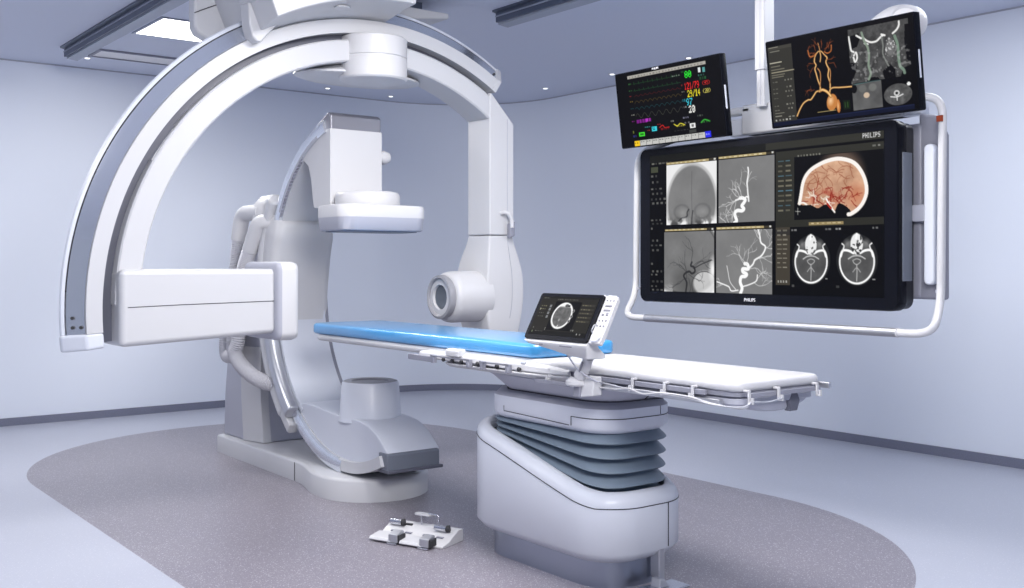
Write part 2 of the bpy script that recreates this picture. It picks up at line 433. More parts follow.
MB().lathe([(.106, 0), (.106, -.034), (.074, -.038), (.068, 0)], (3.448, yt, zt), (1, 0, 0), n=48, cap0=False, cap1=False).build('port_ring', M['white2'], PARTS['tube_barrel'], label='white inner ring of the tube port')
MB().lathe([(.071, -.022), (.071, -.005)], (3.448, yt, zt), (1, 0, 0), n=40).build('port_lens', M['lens'], PARTS['tube_barrel'])

# ------------------------------------------------------------------ floor mounted C-arm
flr = thing('floor_x_ray_arm', 'white floor standing C shaped x-ray arm at the head end of the table', 'x-ray machine', (2.97, 6.0, 0))
yc, zc = 5.13, 1.12
def outline_base(ins, z):
    r = .315 - ins
    pts = [(3.24 - ins, 6.86 - ins, z), (2.762 + ins, 6.86 - ins, z), (2.75 + ins, 5.64, z)]
    for t in np.linspace(0, 1, 12)[1:-1]:   # small neck between the box and the round foot
        pts.append((2.75 + ins - .080 * (3 * t * t - 2 * t ** 3), 5.64 - .42 * t, z))
    cxx, cyy = 2.985, 5.17
    for a in np.linspace(176, 388, 33):
        pts.append((cxx + r * math.cos(R(a)), cyy + r * math.sin(R(a)), z))
    pts.append((3.24 - ins, 5.62, z))
    return pts
MB().loft([outline_base(0, 0), outline_base(0, .105), outline_base(.006, .117), outline_base(.02, .122)]).build('base_plate', M['white'], flr, sharp=50, label='long white base plate with round foot')
MB().tube([(2.7485, 5.66, .003), (2.7485, 5.66, .112)], .002, 6).build('seam', M['seam'], PARTS['base_plate'])
MB().loft([[(2.80, 6.84, .122), (2.80, 6.50, .122), (2.85, 6.31, .122), (3.22, 6.31, .122), (3.22, 6.84, .122)],
           [(2.785, 6.79, .40), (2.785, 6.50, .40), (2.84, 6.33, .40), (3.22, 6.33, .40), (3.22, 6.79, .40)],
           [(2.77, 6.69, .74), (2.77, 6.47, .74), (2.83, 6.31, .74), (3.22, 6.31, .74), (3.22, 6.69, .74)],
           [(2.80, 6.55, 1.35), (2.80, 6.36, 1.35), (2.85, 6.20, 1.35), (3.20, 6.20, 1.35), (3.20, 6.55, 1.35)]]).build('stand', M['lilac'], flr, bevel=.012, label='grey stand behind the C arc')
MB().loft([[(2.792, 6.50, .124), (2.845, 6.303, .124), (2.90, 6.303, .124), (2.82, 6.52, .124)],
           [(2.777, 6.50, .40), (2.835, 6.323, .40), (2.89, 6.323, .40), (2.80, 6.52, .40)],
           [(2.762, 6.47, .74), (2.825, 6.303, .74), (2.88, 6.303, .74), (2.79, 6.49, .74)]]).build('stand_trim', M['white'], PARTS['stand'], bevel=.004)

# C arc: white inner band with a steel rail on the near side and a grey rail on the far side
x0, x1 = 2.80, 3.13
MB().arc([(.925, x0 + .01), (.985, x0 + .01), (.985, x1), (.925, x1)], 'x', (yc, zc), -113, 78, 100).build('c_arc', M['white'], flr, label='white C shaped arc')
MB().arc([(.900, x1 - .002), (1.0, x1 - .002), (1.0, x1 + .025), (.900, x1 + .025)], 'x', (yc, zc), -112, 60, 100).build('c_rail', M['mid'], PARTS['c_arc'], label='grey far side rail of the C arc')
MB().arc([(.930, x0 - .012), (.966, x0 - .022), (1.0, x0 - .012), (1.004, x0 + .02), (.930, x0 + .02)], 'x', (yc, zc), -88, 76, 100).build('c_rail', M['track'], PARTS['c_arc'], label='steel near side rail of the C arc')
MB().arc([(.925, x0 - .012), (.985, x0 - .016), (.985, x1), (.925, x1)], 'x', (yc, zc), -114, -86, 30).build('c_arc_foot', M['white'], flr)

# sleeve that carries the C arc
MB().arc([(1.004, 2.75), (1.06, 2.74), (1.12, 2.80), (1.12, 3.16), (1.004, 3.19)], 'x', (yc, zc), -46, 32, 60).build('sleeve', M['white'], flr, bevel=.02, label='white sleeve around the back of the C arc')
loops = []
for t in np.linspace(-16, 27, 40):
    k = min(1, max(0, (t + 16) / 26)); k = k * k * (3 - 2 * k)
    e = max(0, (t - 20) / 7) ** 2       # rounded upper lip
    ri = .897 - .040 * k + .034 * e; xa = 2.812 - .055 * k + .03 * e
    ro = 1.10 - .04 * e
    l = [(xa + .05 - .02 * e, ri), (xa + .015, ri + .012), (xa, ri + .045), (xa, ro - .05), (xa + .03, ro), (3.13, ro), (3.165 - .03 * e, ro - .05), (3.165 - .03 * e, ri + .045), (3.15 - .03 * e, ri + .012), (3.11, ri)]
    loops.append([(x, yc + r * math.cos(R(float(t))), zc + r * math.sin(R(float(t)))) for x, r in l])
MB().loft(loops).build('sleeve_collar', M['white2'], flr, sharp=65, label='bulged white collar at the top of the sleeve')
MB().arc([(.895, x0 + .01), (.93, x0 + .01), (.93, x1 - .0), (.895, x1 - .0)], 'x', (yc, zc), -52, 12, 50).build('inner_cover', M['base'], flr, label='pale inner cover of the C arc')
# silver bumper along the near side of the sleeve
MB().arc([(.915, 2.81), (.905, 2.785), (.905, 2.758), (.925, 2.738), (.975, 2.734), (.998, 2.748), (1.002, 2.81)], 'x', (yc, zc), 8, -50, 44).build('bumper', M['satin'], PARTS['sleeve'], bevel=.010, sharp=70, label='silver curved bumper on the sleeve')
MB().arc([(1.003, 2.82), (1.003, 2.752), (1.06, 2.752), (1.075, 2.77), (1.075, 2.82)], 'x', (yc, zc), 8, -53, 44).build('sleeve_edge', M['white'], PARTS['sleeve'], bevel=.008)
MB().lathe([(.0, -.13), (.07, -.115), (.115, -.07), (.13, 0), (.115, .07), (.07, .115), (.0, .13)], (2.86, 6.20, 1.585), (1, 0, 0), n=32, cap0=False, cap1=False).build('pivot_dome', M['white2'], flr, label='white rounded pivot dome')

# hoses on the back
def hose(path, r, nper):
    P = catmull(path, 90)
    pts = [Vector(p) for p in P]; d = 0; rr = []
    prev = pts[0]
    for p in pts:
        d += (p - prev).length; prev = p
        rr.append(r * (1 + .085 * math.sin(2 * math.pi * d * nper)))
    return MB().tube(P, r, 14, radii=rr)
e1 = MB().tube(fillet([(2.78, 6.18, 1.60), (2.75, 6.42, 1.60), (2.745, 6.46, 1.43)], .07, 8), .050, 16)
e1.build('hose_elbow', M['white2'], flr)
hose([(2.745, 6.455, 1.45), (2.735, 6.48, 1.26), (2.72, 6.52, 1.0), (2.70, 6.56, .80), (2.69, 6.52, .685), (2.69, 6.42, .70), (2.70, 6.36, .80), (2.71, 6.40, .95)], .042, 85).build('corrugated_hose', M['hose'], flr)
e2 = MB().tube(fillet([(2.80, 6.08, 1.53), (2.735, 6.12, 1.535), (2.72, 6.23, 1.36)], .05, 8), .050, 16, radii=None)
e2.build('hose_elbow', M['white2'], flr)
hose([(2.722, 6.21, 1.39), (2.71, 6.29, 1.25), (2.70, 6.36, 1.0), (2.70, 6.44, .80), (2.69, 6.38, .69), (2.69, 6.22, .61), (2.73, 6.04, .55), (2.88, 5.90, .51)], .044, 85).build('corrugated_hose', M['hose'], flr)

# detector column with arched near side
front = []
side = [(5.315, 1.60), (5.315, 2.045)]
outer = [(yc + 1.0 * math.cos(R(a)), zc + .918 * math.sin(R(a))) for a in np.linspace(72, 28, 14)]
arch = [(5.70, 1.872), (5.64, 1.880), (5.585, 1.845), (5.55, 1.77), (5.53, 1.66), (5.515, 1.605)]
poly = [(5.315, 1.597), (5.315, 2.04), (5.45, 2.04)] + [(yc + .945 * math.cos(R(a)), zc + .945 * math.sin(R(a))) for a in np.linspace(66, 52, 8)] + arch + [(5.50, 1.597)]
MB().prism(poly, 'x', 2.80, 3.135).build('detector_column', M['white2'], flr, bevel=.022, segs=4, label='white detector column with arched side')
MB().prism([(5.318, 2.028), (5.318, 2.122), (5.35, 2.138), (5.50, 2.07), (5.50, 2.0)], 'x', 2.802, 3.133).build('column_cap', M['capgrey'], PARTS['detector_column'], bevel=.012, label='silver grey cap on the detector column')
MB().arc([(.93, x0 - .016), (.955, x0 - .016), (.955, x0 + .06), (.93, x0 + .06)], 'x', (yc, zc), 30, 70, 40).build('rail_inlay', M['lilac'], flr)
MB().lathe([(.0, -.045), (.03, -.035), (.042, 0), (.03, .035), (0, .045)], (3.17, 5.36, 1.90), (1, 0, 0), n=20, cap0=False, cap1=False).build('column_knob', M['white2'], PARTS['detector_column'])
MB().lathe([(.178, 1.595), (.182, 1.60), (.182, 1.655), (.172, 1.675), (.15, 1.68)], (2.975, 5.20, 0), n=56).build('detector_disc', M['white2'], flr, sharp=60)
def octo(s, ch, z, ins=0.):
    a, d = s + .04, s - .055; ch = .055
    q = [(a, -d + ch), (a, d - ch), (a - ch, d), (-a + ch, d), (-a, d - ch), (-a, -d + ch), (-a + ch, -d), (a - ch, -d)]
    out = []
    for i in range(8):   # round every corner a little
        p0, p1, p2 = (Vector(q[i - 1]), Vector(q[i]), Vector(q[(i + 1) % 8]))
        k = .03
        A, B = p1 + (p0 - p1).normalized() * k, p1 + (p2 - p1).normalized() * k
        for t in (0, .33, .66, 1):
            v = A * (1 - t) ** 2 + p1 * 2 * t * (1 - t) + B * t * t
            out.append((2.975 + v.x, 5.155 + v.y, z))
    return out
MB().loft([octo(.235, .085, 1.53), octo(.235, .085, 1.585), octo(.23, .085, 1.597), octo(.20, .085, 1.602)]).build('flat_detector', M['white2'], flr, sharp=50, label='white flat detector with cut corners')
MB().loft([octo(.22, .085, 1.456), octo(.228, .085, 1.463), octo(.234, .085, 1.53)]).build('detector_skirt', M['lilac'], PARTS['flat_detector'], sharp=50, label='grey lower band of the flat detector')
MB().loft([octo(.205, .085, 1.451), octo(.205, .085, 1.458)]).build('detector_window', M['nose'], PARTS['flat_detector'])

# tube housing and nose at the bottom of the C arc
low = [(yc + .93 * math.cos(R(a)), zc + .93 * math.sin(R(a))) for a in np.linspace(-46, -112, 14)]
top = [(4.715, .285), (4.76, .325), (4.83, .375), (4.92, .41), (5.02, .425), (5.3, .43), (5.52, .45), (5.66, .455), (5.74, .44)]
MB().prism(low + top, 'x', 2.815, 3.14).build('tube_housing', M['base'], flr, bevel=.02, label='pale rounded x-ray tube housing')
MB().prism([(4.70, .197), (4.70, .28), (4.72, .288), (4.79, .288), (4.79, .197)], 'x', 2.805, 3.13).build('nose_panel', M['nose'], PARTS['tube_housing'], bevel=.006, label='dark grey nose panel of the tube housing')
MB().prism([(4.68, .187), (4.68, .203), (4.76, .203), (4.8, .187)], 'x', 2.80, 3.14).build('nose_lip', M['darkgrey'], PARTS['tube_housing'], bevel=.004)
MB().lathe([(.178, .40), (.172, .43), (.160, .605), (.152, .618)], (2.975, 5.17, 0), n=56, cap1=False).build('tube_turret', M['base'], flr, sharp=60, label='round turret of the x-ray tube')
MB().lathe([(.152, .618), (.14, .622), (.105, .621), (.10, .612), (.02, .612)], (2.975, 5.17, 0), n=56, cap0=False).build('turret_window', M['port'], PARTS['tube_turret'], label='grey window ring on the turret')
mb = MB().tube([(2.813, 5.73, .437), (2.9, 5.75, .442), (3.0, 5.76, .444), (3.137, 5.75, .442)], .0022, 6)
mb.build('seam', M['seam'], PARTS['tube_housing'])

# ------------------------------------------------------------------ patient table
tab = thing('patient_table', 'long narrow white patient table on a pedestal with slate bellows', 'patient table', (2.96, 3.4, 0))
# pedestal
MB().loft([rrect(2.765, 3.15, 2.995, 3.83, .17, z) for z in (0, .16)]).build('plinth', M['plinth'], tab, sharp=50, label='steel plinth')
def ztop(x, y):
    t = min(1, max(0, (y - 3.03) / (3.86 - 3.03)))
    e = t * t * (3 - 2 * t) * .2 + (t ** 1.0) * .8
    return .385 + .205 * e
def bl(ins, dz=None, z=None):
    return rrect(2.705, 3.225, 2.935, 3.90, .20, (lambda x, y: ztop(x, y) + dz) if z is None else z, 14, ins)
# long straight sides need points to follow the sloping rim
def dense(loop, seg=.04):
    out = []
    for i, p in enumerate(loop):
        q = loop[(i + 1) % len(loop)]
        L = math.dist(p[:2], q[:2]); n = max(1, int(L / seg))
        for k in range(n):
            t = k / n; out.append((p[0] + (q[0] - p[0]) * t, p[1] + (q[1] - p[1]) * t))
    return out
D0 = dense([(p[0], p[1], 0) for p in bl(0, z=0)])
def inset_xy(xy, ins):
    # inset by moving every point along its inward normal
    n = len(xy); out = []
    for i in range(n):
        a, b = xy[i - 1], xy[(i + 1) % n]
        dx, dy = b[0] - a[0], b[1] - a[1]; l = math.hypot(dx, dy)
        out.append((xy[i][0] - dy / l * ins, xy[i][1] + dx / l * ins))
    return out
def BL(ins, dz=None, z=None):
    q = inset_xy(D0, ins)
    return [(x, y, z if z is not None else ztop(x, y) + dz) for x, y in q]
MB().loft([BL(.055, z=.105), BL(.03, z=.118), BL(0, z=.150), BL(0, dz=-.05), BL(.006, dz=-.028), BL(.022, dz=-.010), BL(.045, dz=0), BL(.058, dz=-.006), BL(.062, dz=-.05), BL(.062, dz=-.16)]).build('pedestal_cover', M['base'], tab, sharp=60, label='pale pedestal cover with sloping rim')
MB().loft([BL(.061, dz=-.10), BL(.0615, dz=-.05)], cap0=True, cap1=True).build('pedestal_well', M['rubber'], PARTS['pedestal_cover'])
q = BL(-.0005, dz=-.058)
MB().tube(q + [q[0]], .002, 5, cap=False).build('seam', M['seam'], PARTS['pedestal_cover'])
def onloop(u0):
    return min(q, key=lambda p: abs(p[0] - u0[0]) + abs(p[1] - u0[1]))
sx = onloop((3.04, 2.945))
MB().tube([(sx[0], sx[1] - .0005, sx[2]), (sx[0], sx[1] - .0005, .152)], .0022, 5).build('seam', M['seam'], PARTS['pedestal_cover'])
MB().lathe([(.016, -.02), (.016, .012)], (3.08, 2.99, .135), (.2, -1, 0), n=14).build('cable_outlet', M['rubber'], PARTS['plinth'])

# lift block and bellows
LB = dense(rrect(2.745, 3.185, 2.985, 3.79, .15, 0, 12))
def LL(ins, z):
    return [(x, y, z) for x, y in inset_xy(LB, ins)]
MB().loft([LL(.03, .607), LL(.01, .618), LL(0, .632), LL(0, .706)]).build('lift_block', M['base'], tab, sharp=50, label='pale lift block above the bellows')
MB().loft([LL(0, .706), LL(.012, .716), LL(.034, .736)], cap0=False).build('lift_block_top', M['lilac'], PARTS['lift_block'], sharp=50)
near = [(x, y) for x, y in inset_xy(LB, -.0008)]
i0 = min(range(len(near)), key=lambda i: math.dist(near[i], (2.745, 3.19)))
i1 = min(range(len(near)), key=lambda i: math.dist(near[i], (3.185, 3.12)))
seg = near[i0:i1 + 1] if i0 < i1 else near[i0:] + near[:i1 + 1]
MB().tube([(seg[0][0], seg[0][1], .632)] + [(x, y, .668) for x, y in seg], .0018, 5).build('seam', M['seam'], PARTS['lift_block'])
MB().tube([(2.744, 3.19, .632), (2.744, 3.62, .642), (2.744, 3.62, .664)], .0014, 5).build('seam', M['seam'], PARTS['lift_block'])
i2 = min(range(len(near)), key=lambda i: math.dist(near[i], (3.06, 2.985)))
MB().tube([(near[i2][0], near[i2][1], .706), (near[i2][0], near[i2][1], .672)], .0014, 5).build('seam', M['seam'], PARTS['lift_block'])
NF = 5
fold = [(0, .058), (.10, .050), (.55, .020), (.70, .012), (.76, .010), (.82, .014), (.92, .046)]
loops = []
for k in range(NF):
    for ph, ins in fold:
        t = (k + ph) / NF
        l = []
        for x, y in inset_xy(LB, ins - .006 + .010 * t):
            zb = ztop(x, y) - .06
            l.append((x, y, .614 + (zb - .614) * t))
        loops.append(l)
MB().loft(loops).build('bellows', M['bellow'], tab, sharp=50, label='slate coloured folded bellows')

# saddle under the top
SB = dense(rrect(2.755, 3.18, 2.985, 3.69, .13, 0, 12))
def SL(ins, z, dy=0):
    return [(x, y + (dy if y > 3.4 else 0), z(y) if callable(z) else z) for x, y in inset_xy(SB, ins)]
zs_ = lambda y: .80 + .012 * min(1, max(-2.5, (y - 3.25) / .4))
MB().loft([SL(.012, .733), SL(0, .742), SL(-.05, lambda y: zs_(y) - .015, .03), SL(-.068, lambda y: zs_(y), .05), SL(-.06, lambda y: zs_(y) + .012, .04)]).build('saddle', M['lilac'], tab, sharp=50, label='lilac grey saddle under the table top')
sl = inset_xy(SB, -.002)
MB().tube([(x, y, .737) for x, y in sl] + [(sl[0][0], sl[0][1], .737)], .003, 5, cap=False).build('seam', M['seam'], PARTS['saddle'])
MB().tube([(2.95, 2.972, .74), (2.97, 2.935, .775)], .002, 5).build('seam', M['seam'], PARTS['saddle'])
MB().box(2.80, 3.08, 2.95, 3.75, .79, .858).build('slide_block', M['lilac'], tab, bevel=.01)

# table top
def top_loop(z, ins): return rrect(2.70, 3.16, 2.285, 5.31, .05, z, 8, ins)
MB().loft([top_loop(.850, .016), top_loop(.853, .006), top_loop(.860, .0), top_loop(.874, .0), top_loop(.883, .006), top_loop(.886, .016)]).build('table_top', M['white2'], tab, sharp=60, label='white narrow table top')
MB().loft([rrect(2.71, 3.15, 2.295, 3.2, .05, z, 8) for z in (.832, .8515)]).build('top_frame', M['mid'], tab, bevel=.004)
MB().loft([rrect(2.718, 3.142, 2.30, 3.2, .05, z, 8) for z in (.804, .829)]).build('top_frame', M['lilac'], tab, bevel=.006)
# belly under the foot end
loops = []
for y, k in ((2.312, .8), (2.318, .95), (2.34, 1.0), (2.75, 1.0), (2.95, .9), (3.0, .7)):
    loops.append([(2.945 + .185 * k * math.cos(a), y, .825 + (.058 * k * math.sin(a))) for a in [math.pi + math.pi * i / 24 for i in range(25)]] + [(2.945 + .185 * k, y, .84), (2.945 - .185 * k, y, .84)])
MB().loft(loops).build('belly', M['lilac'], tab, sharp=60, label='lilac grey belly under the foot end')
MB().prism([(2.985, .80), (2.99, .765), (3.03, .765), (3.045, .80), (3.03, .83), (3.0, .83)], 'y', 2.298, 2.325).build('belly_latch', M['darkgrey'], PARTS['belly'], bevel=.004)
# side rails
def rail(xa, xb, ya, yb, z0=.826, z1=.850): return MB().box(xa, xb, ya, yb, z0, z1)
rail(2.688, 2.700, 2.42, 2.96, .832, .850).build('accessory_rail', M['mid'], tab, bevel=.002)
rail(2.692, 2.712, 2.36, 3.0, .802, .822).build('accessory_rail', M['satin'], tab, bevel=.002)
rail(3.158, 3.174, 2.262, 3.4, .836, .856).build('accessory_rail', M['satin'], tab, bevel=.002)
rail(2.75, 3.12, 2.268, 2.280, .832, .848).build('accessory_rail', M['mid'], tab, bevel=.002)
rail(2.655, 2.668, 3.08, 3.30, .80, .815).build('accessory_rail', M['mid'], tab, bevel=.002)
def clip(x, y, z, dx, dy):
    mb = MB()
    def b(o0, o1, w, z0, z1):
        xs = sorted((x + dx * o0, x + dx * o1)) if dx else (x - w, x + w)
        ys = sorted((y + dy * o0, y + dy * o1)) if dy else (y - w, y + w)
        mb.box(xs[0], xs[1], ys[0], ys[1], z0, z1)
    b(-.014, .010, .0055, z + .022, z + .029)
    b(.004, .010, .0055, z - .012, z + .023)
    b(.004, .024, .0055, z - .017, z - .011)
    b(.018, .024, .0055, z - .012, z + .004)
    mb.build('rail_clip', M['white2'], tab, bevel=.0012, segs=2)
for y in (2.763, 2.602, 2.469): clip(2.688, y, .832, -1, 0)
clip(2.675, 3.22, .832, -1, 0)
for x in (2.727, 2.88, 3.09): clip(x, 2.268, .832, 0, -1)
w = catmull([(2.672, 2.97, .836), (2.668, 2.86, .828), (2.666, 2.763, .822), (2.665, 2.68, .824), (2.665, 2.602, .821), (2.665, 2.469, .817), (2.672, 2.36, .806), (2.70, 2.27, .806), (2.727, 2.247, .822), (2.80, 2.242, .818), (2.88, 2.246, .825)], 8)
MB().tube(w, .003, 8).build('hung_cable', M['satin'], tab)
w = catmull([(2.672, 2.95, .812), (2.667, 2.83, .816), (2.664, 2.763, .824), (2.664, 2.69, .812), (2.664, 2.602, .824), (2.664, 2.469, .824), (2.674, 2.38, .81), (2.71, 2.275, .80), (2.727, 2.249, .828)], 8)
MB().tube(w, .0028, 8).build('hung_cable', M['white2'], tab)

# control bar with knobs on the near side
loops = []
for y, xo, zt_, zb_ in ((4.14, 2.640, .868, .842), (4.13, 2.634, .873, .840), (3.60, 2.634, .873, .840), (3.40, 2.640, .872, .836), (3.25, 2.655, .866, .834), (3.13, 2.682, .858, .836)):
    loops.append([(2.705, y, zb_), (xo + .010, y, zb_), (xo, y, zb_ + .006), (xo + .004, y, zt_ - .006), (xo + .016, y, zt_), (2.705, y, zt_)])
MB().loft(loops).build('control_bar', M['white2'], tab, bevel=.003, sharp=50, label='white control bar along the table edge')
loops = []
for y, k in ((3.97, .2), (3.93, .8), (3.85, 1), (3.36, 1), (3.22, .6), (3.12, .1)):
    loops.append([(2.635 + .07 * (1 - k), y, .827), (2.635 + .07 * (1 - k), y, .834), (2.706, y, .836), (2.706, y, .808), (2.665 + .04 * (1 - k), y, .813)])
MB().loft(loops).build('bar_tray', M['white2'], tab, bevel=.004)
MB().box(2.618, 2.634, 4.0, 4.20, .830, .856).build('bar_rail', M['mid'], PARTS['control_bar'], bevel=.003)
def bracket(ya, yb):
    mb = MB()
    mb.box(2.614, 2.620, ya, yb, .856, .862); mb.box(2.614, 2.634, ya, ya + .022, .828, .862); mb.box(2.614, 2.634, yb - .022, yb, .828, .862)
    mb.build('bar_bracket', M['mid'], PARTS['control_bar'], bevel=.002, segs=2)
bracket(3.70, 4.0); bracket(3.42, 3.62)
for y in (3.92, 3.85, 3.78, 3.66, 3.52, 3.37):
    MB().lathe([(.007, -.010), (.010, 0), (.006, .005)], (2.629, y, .847), (-1, 0, 0), n=14).build('bar_knob', M['rubber'], PARTS['control_bar'])
MB().prism([(2.616, .866), (2.616, .894), (2.626, .900), (2.66, .900), (2.66, .866)], 'y', 3.785, 3.885).build('bar_button', M['white2'], PARTS['control_bar'], bevel=.006)
for y in (3.96, 3.72, 3.60, 3.49, 3.37):
    MB().box(2.648, 2.662, y - .012, y + .012, .868, .8755).build('bar_key', M['base'], PARTS['control_bar'], bevel=.001, segs=1)

# foot brake at the pedestal end
MB().prism([(3.0, .16), (3.0, .04), (3.01, .015), (3.035, .015), (3.035, .16)], 'y', 2.94, 2.99).build('brake_arm', M['satin'], tab, bevel=.006)
MB().prism([(2.87, .022), (2.88, .012), (2.96, .008), (3.06, .012), (3.06, .022), (2.96, .018), (2.885, .024)], 'y', 2.83, 2.93).build('brake_pedal', M['chrome'], tab, bevel=.004, label='steel brake pedal on the floor')
MB().prism([(2.93, .018), (2.99, .018), (2.965, .05), (2.935, .055)], 'y', 2.87, 2.92).build('brake_pad', M['satin'], PARTS['brake_pedal'], bevel=.006)

# mattress --------------------------------------------------------------------
def ml(z, ins): return rrect(2.70, 3.158, 3.345, 5.36, .05, z, 8, ins)
mt = MB().loft([ml(.8865, .012), ml(.892, .003), ml(.90, 0), ml(.930, 0), ml(.938, .004), ml(.944, .014), ml(.946, .03)]).build('mattress', M['blue'], None, sharp=60, origin=(2.93, 4.28, .8865))
tag(mt, 'long bright blue mattress pad lying on the white patient table', 'mattress')

# ------------------------------------------------------------------ screens
FONT = {'0': '0E11131519110E', '1': '040C040404040E', '2': '0E11010204081F', '3': '1F02040201110E', '4': '02060A121F0202', '5': '1F101E0101110E', '6': '0608101E11110E', '7': '1F010204080808',
        '8': '0E11110E11110E', '9': '0E11110F01020C', '/': '01010204081010', '(': '02040808080402', ')': '08040202020408', '-': '0000001F000000', ':': '000C0C000C0C00', ' ': '00000000000000',
        'P': '1E11111E101010', 'H': '1111111F111111', 'I': '0E04040404040E', 'L': '1010101010101F', 'S': '0F10100E01011E'}
def C3(*c):
    return np.array(c, float) / 255
class Img:
    def __init__(s, w, h, asp, bg):
        s.w, s.h, s.asp = w, h, asp
        s.a = np.zeros((h, w, 3)) + C3(*bg)
        s.X, s.Y = np.meshgrid((np.arange(w) + .5) / w, (np.arange(h) + .5) / h)
    def put(s, m, c):
        m = np.clip(m, 0, 1)[..., None]; s.a = s.a * (1 - m) + (C3(*c) if not isinstance(c, np.ndarray) else c) * m
    def mrect(s, x0, y0, x1, y1): return ((s.X >= x0) & (s.X <= x1) & (s.Y >= y0) & (s.Y <= y1)).astype(float)
    def rect(s, x0, y0, x1, y1, c, al=1.): s.put(s.mrect(x0, y0, x1, y1) * al, c)
    def noise(s, scale, oct=4, seed=0):
        g = np.random.default_rng(seed); out = np.zeros((s.h, s.w)); amp = 1; tot = 0
        for o in range(oct):
            n = max(2, int(scale * 2 ** o)); ny = max(2, int(n / s.asp)); t = g.random((ny + 2, n + 2))
            fx, fy = s.X * n, s.Y * ny; ix, iy = fx.astype(int), fy.astype(int); ux, uy = fx - ix, fy - iy
            ux, uy = ux * ux * (3 - 2 * ux), uy * uy * (3 - 2 * uy)
            out += amp * ((t[iy, ix] * (1 - ux) + t[iy, ix + 1] * ux) * (1 - uy) + (t[iy + 1, ix] * (1 - ux) + t[iy + 1, ix + 1] * ux) * uy); tot += amp; amp *= .55
        return out / tot
    def dist(s, pts):
        d = np.full((s.h, s.w), 9.); px = s.X * s.w; py = s.Y * s.w / s.asp
        for (x0, y0), (x1, y1) in zip(pts[:-1], pts[1:]):
            ax, ay, bx, by = x0 * s.w, y0 * s.w / s.asp, x1 * s.w, y1 * s.w / s.asp
            dx, dy = bx - ax, by - ay; L = dx * dx + dy * dy + 1e-9
            t = np.clip(((px - ax) * dx + (py - ay) * dy) / L, 0, 1)
            d = np.minimum(d, np.hypot(px - ax - t * dx, py - ay - t * dy))
        return d
    def line(s, pts, w, c, al=1., smooth=True, mask=None):
        if smooth and len(pts) > 2: pts = catmull(pts, 5)
        m = np.clip(w / 2 + .5 - s.dist(pts), 0, 1) * al
        if mask is not None: m = m * mask
        s.put(m, c)
    def poly(s, pts):
        m = np.zeros((s.h, s.w), bool)
        for (x0, y0), (x1, y1) in zip(pts, pts[1:] + pts[:1]):
            if y0 == y1: continue
            cnd = ((s.Y < y0) != (s.Y < y1)) & (s.X < (x1 - x0) * (s.Y - y0) / (y1 - y0) + x0); m ^= cnd
        return m.astype(float)
    def ell(s, cx, cy, rx, ry, rot=0.):
        dx, dy = (s.X - cx) * s.asp, (s.Y - cy); ca, sa = math.cos(rot), math.sin(rot)
        return np.hypot((dx * ca + dy * sa) / (rx * s.asp), (-dx * sa + dy * ca) / ry)
    def text(s, t, x, y, hh, c, wf=.62):
        cw = hh / s.asp * wf
        for i, ch in enumerate(t):
            b = FONT.get(ch)
            if not b: continue
            for r in range(7):
                bits = int(b[2 * r:2 * r + 2], 16)
                for k in range(5):
                    if bits >> (4 - k) & 1:
                        s.rect(x + (i + k / 6) * cw, y + r / 7 * hh, x + (i + (k + 1.15) / 6) * cw, y + (r + 1.15) / 7 * hh, c)
    def marks(s, x, y, n, dx, w, h, c, seed=0, al=.8):   # illegible strings and buttons
        g = random.Random(seed)
        for i in range(n):
            s.rect(x + i * dx, y, x + i * dx + w * g.uniform(.6, 1), y + h, c, al * g.uniform(.5, 1))
def vessel(im, p, ang, ln, w, depth, g, c, al, mask):
    pts = [p]
    for _ in range(4):
        ang += g.uniform(-.45, .45)
        pts.append((pts[-1][0] + math.cos(ang) * ln / 4 / im.asp, pts[-1][1] + math.sin(ang) * ln / 4))
    im.line(pts, w, c, al, mask=mask)
    if depth:
        for k in range(2):
            vessel(im, pts[g.randint(2, 4)], ang + g.uniform(-.9, .9), ln * g.uniform(.55, .85), w * .72, depth - 1, g, c, al * .85, mask)

def screen_mesh(name, W, H, im, parent, y, label, strength=1., mtx=None):
    w, h = im.w, im.h
    u = np.linspace(-W / 2, W / 2, w); v = np.linspace(H / 2, -H / 2, h)
    U, V = np.meshgrid(u, v)
    co = np.stack([U, np.full_like(U, y), V], -1).reshape(-1, 3)
    if mtx is not None:
        mm = np.array(mtx); co = co @ mm[:3, :3].T + mm[:3, 3]
    idx = np.arange(w * h).reshape(h, w)
    f = np.stack([idx[:-1, :-1], idx[1:, :-1], idx[1:, 1:], idx[:-1, 1:]], -1).reshape(-1, 4)
    me = bpy.data.meshes.new(name)
    me.vertices.add(len(co)); me.vertices.foreach_set('co', co.ravel())
    me.loops.add(f.size); me.loops.foreach_set('vertex_index', f.ravel())
    me.polygons.add(len(f)); me.polygons.foreach_set('loop_start', np.arange(0, f.size, 4)); me.polygons.foreach_set('loop_total', np.full(len(f), 4))
    me.update(calc_edges=True)
    a = np.clip(im.a, 0, 1).reshape(-1, 3)
    lin = np.where(a <= .04045, a / 12.92, ((a + .055) / 1.055) ** 2.4)
    att = me.color_attributes.new('picture', 'FLOAT_COLOR', 'POINT')
    att.data.foreach_set('color', np.concatenate([lin, np.ones((len(lin), 1))], 1).astype(np.float32).ravel())
    m = mat(name + '_picture', (.003, .003, .004, 1), .35, spec=.05, emit=(0, 0, 0, 1), estr=strength)
    n = m.node_tree.nodes.new('ShaderNodeVertexColor'); n.layer_name = 'picture'
    m.node_tree.links.new(n.outputs['Color'], m.node_tree.nodes['Principled BSDF'].inputs['Emission Color'])
    me.materials.append(m)
    ob = bpy.data.objects.new(name, me); COL.objects.link(ob); ob.parent = parent
    ob['label'] = label
    return ob

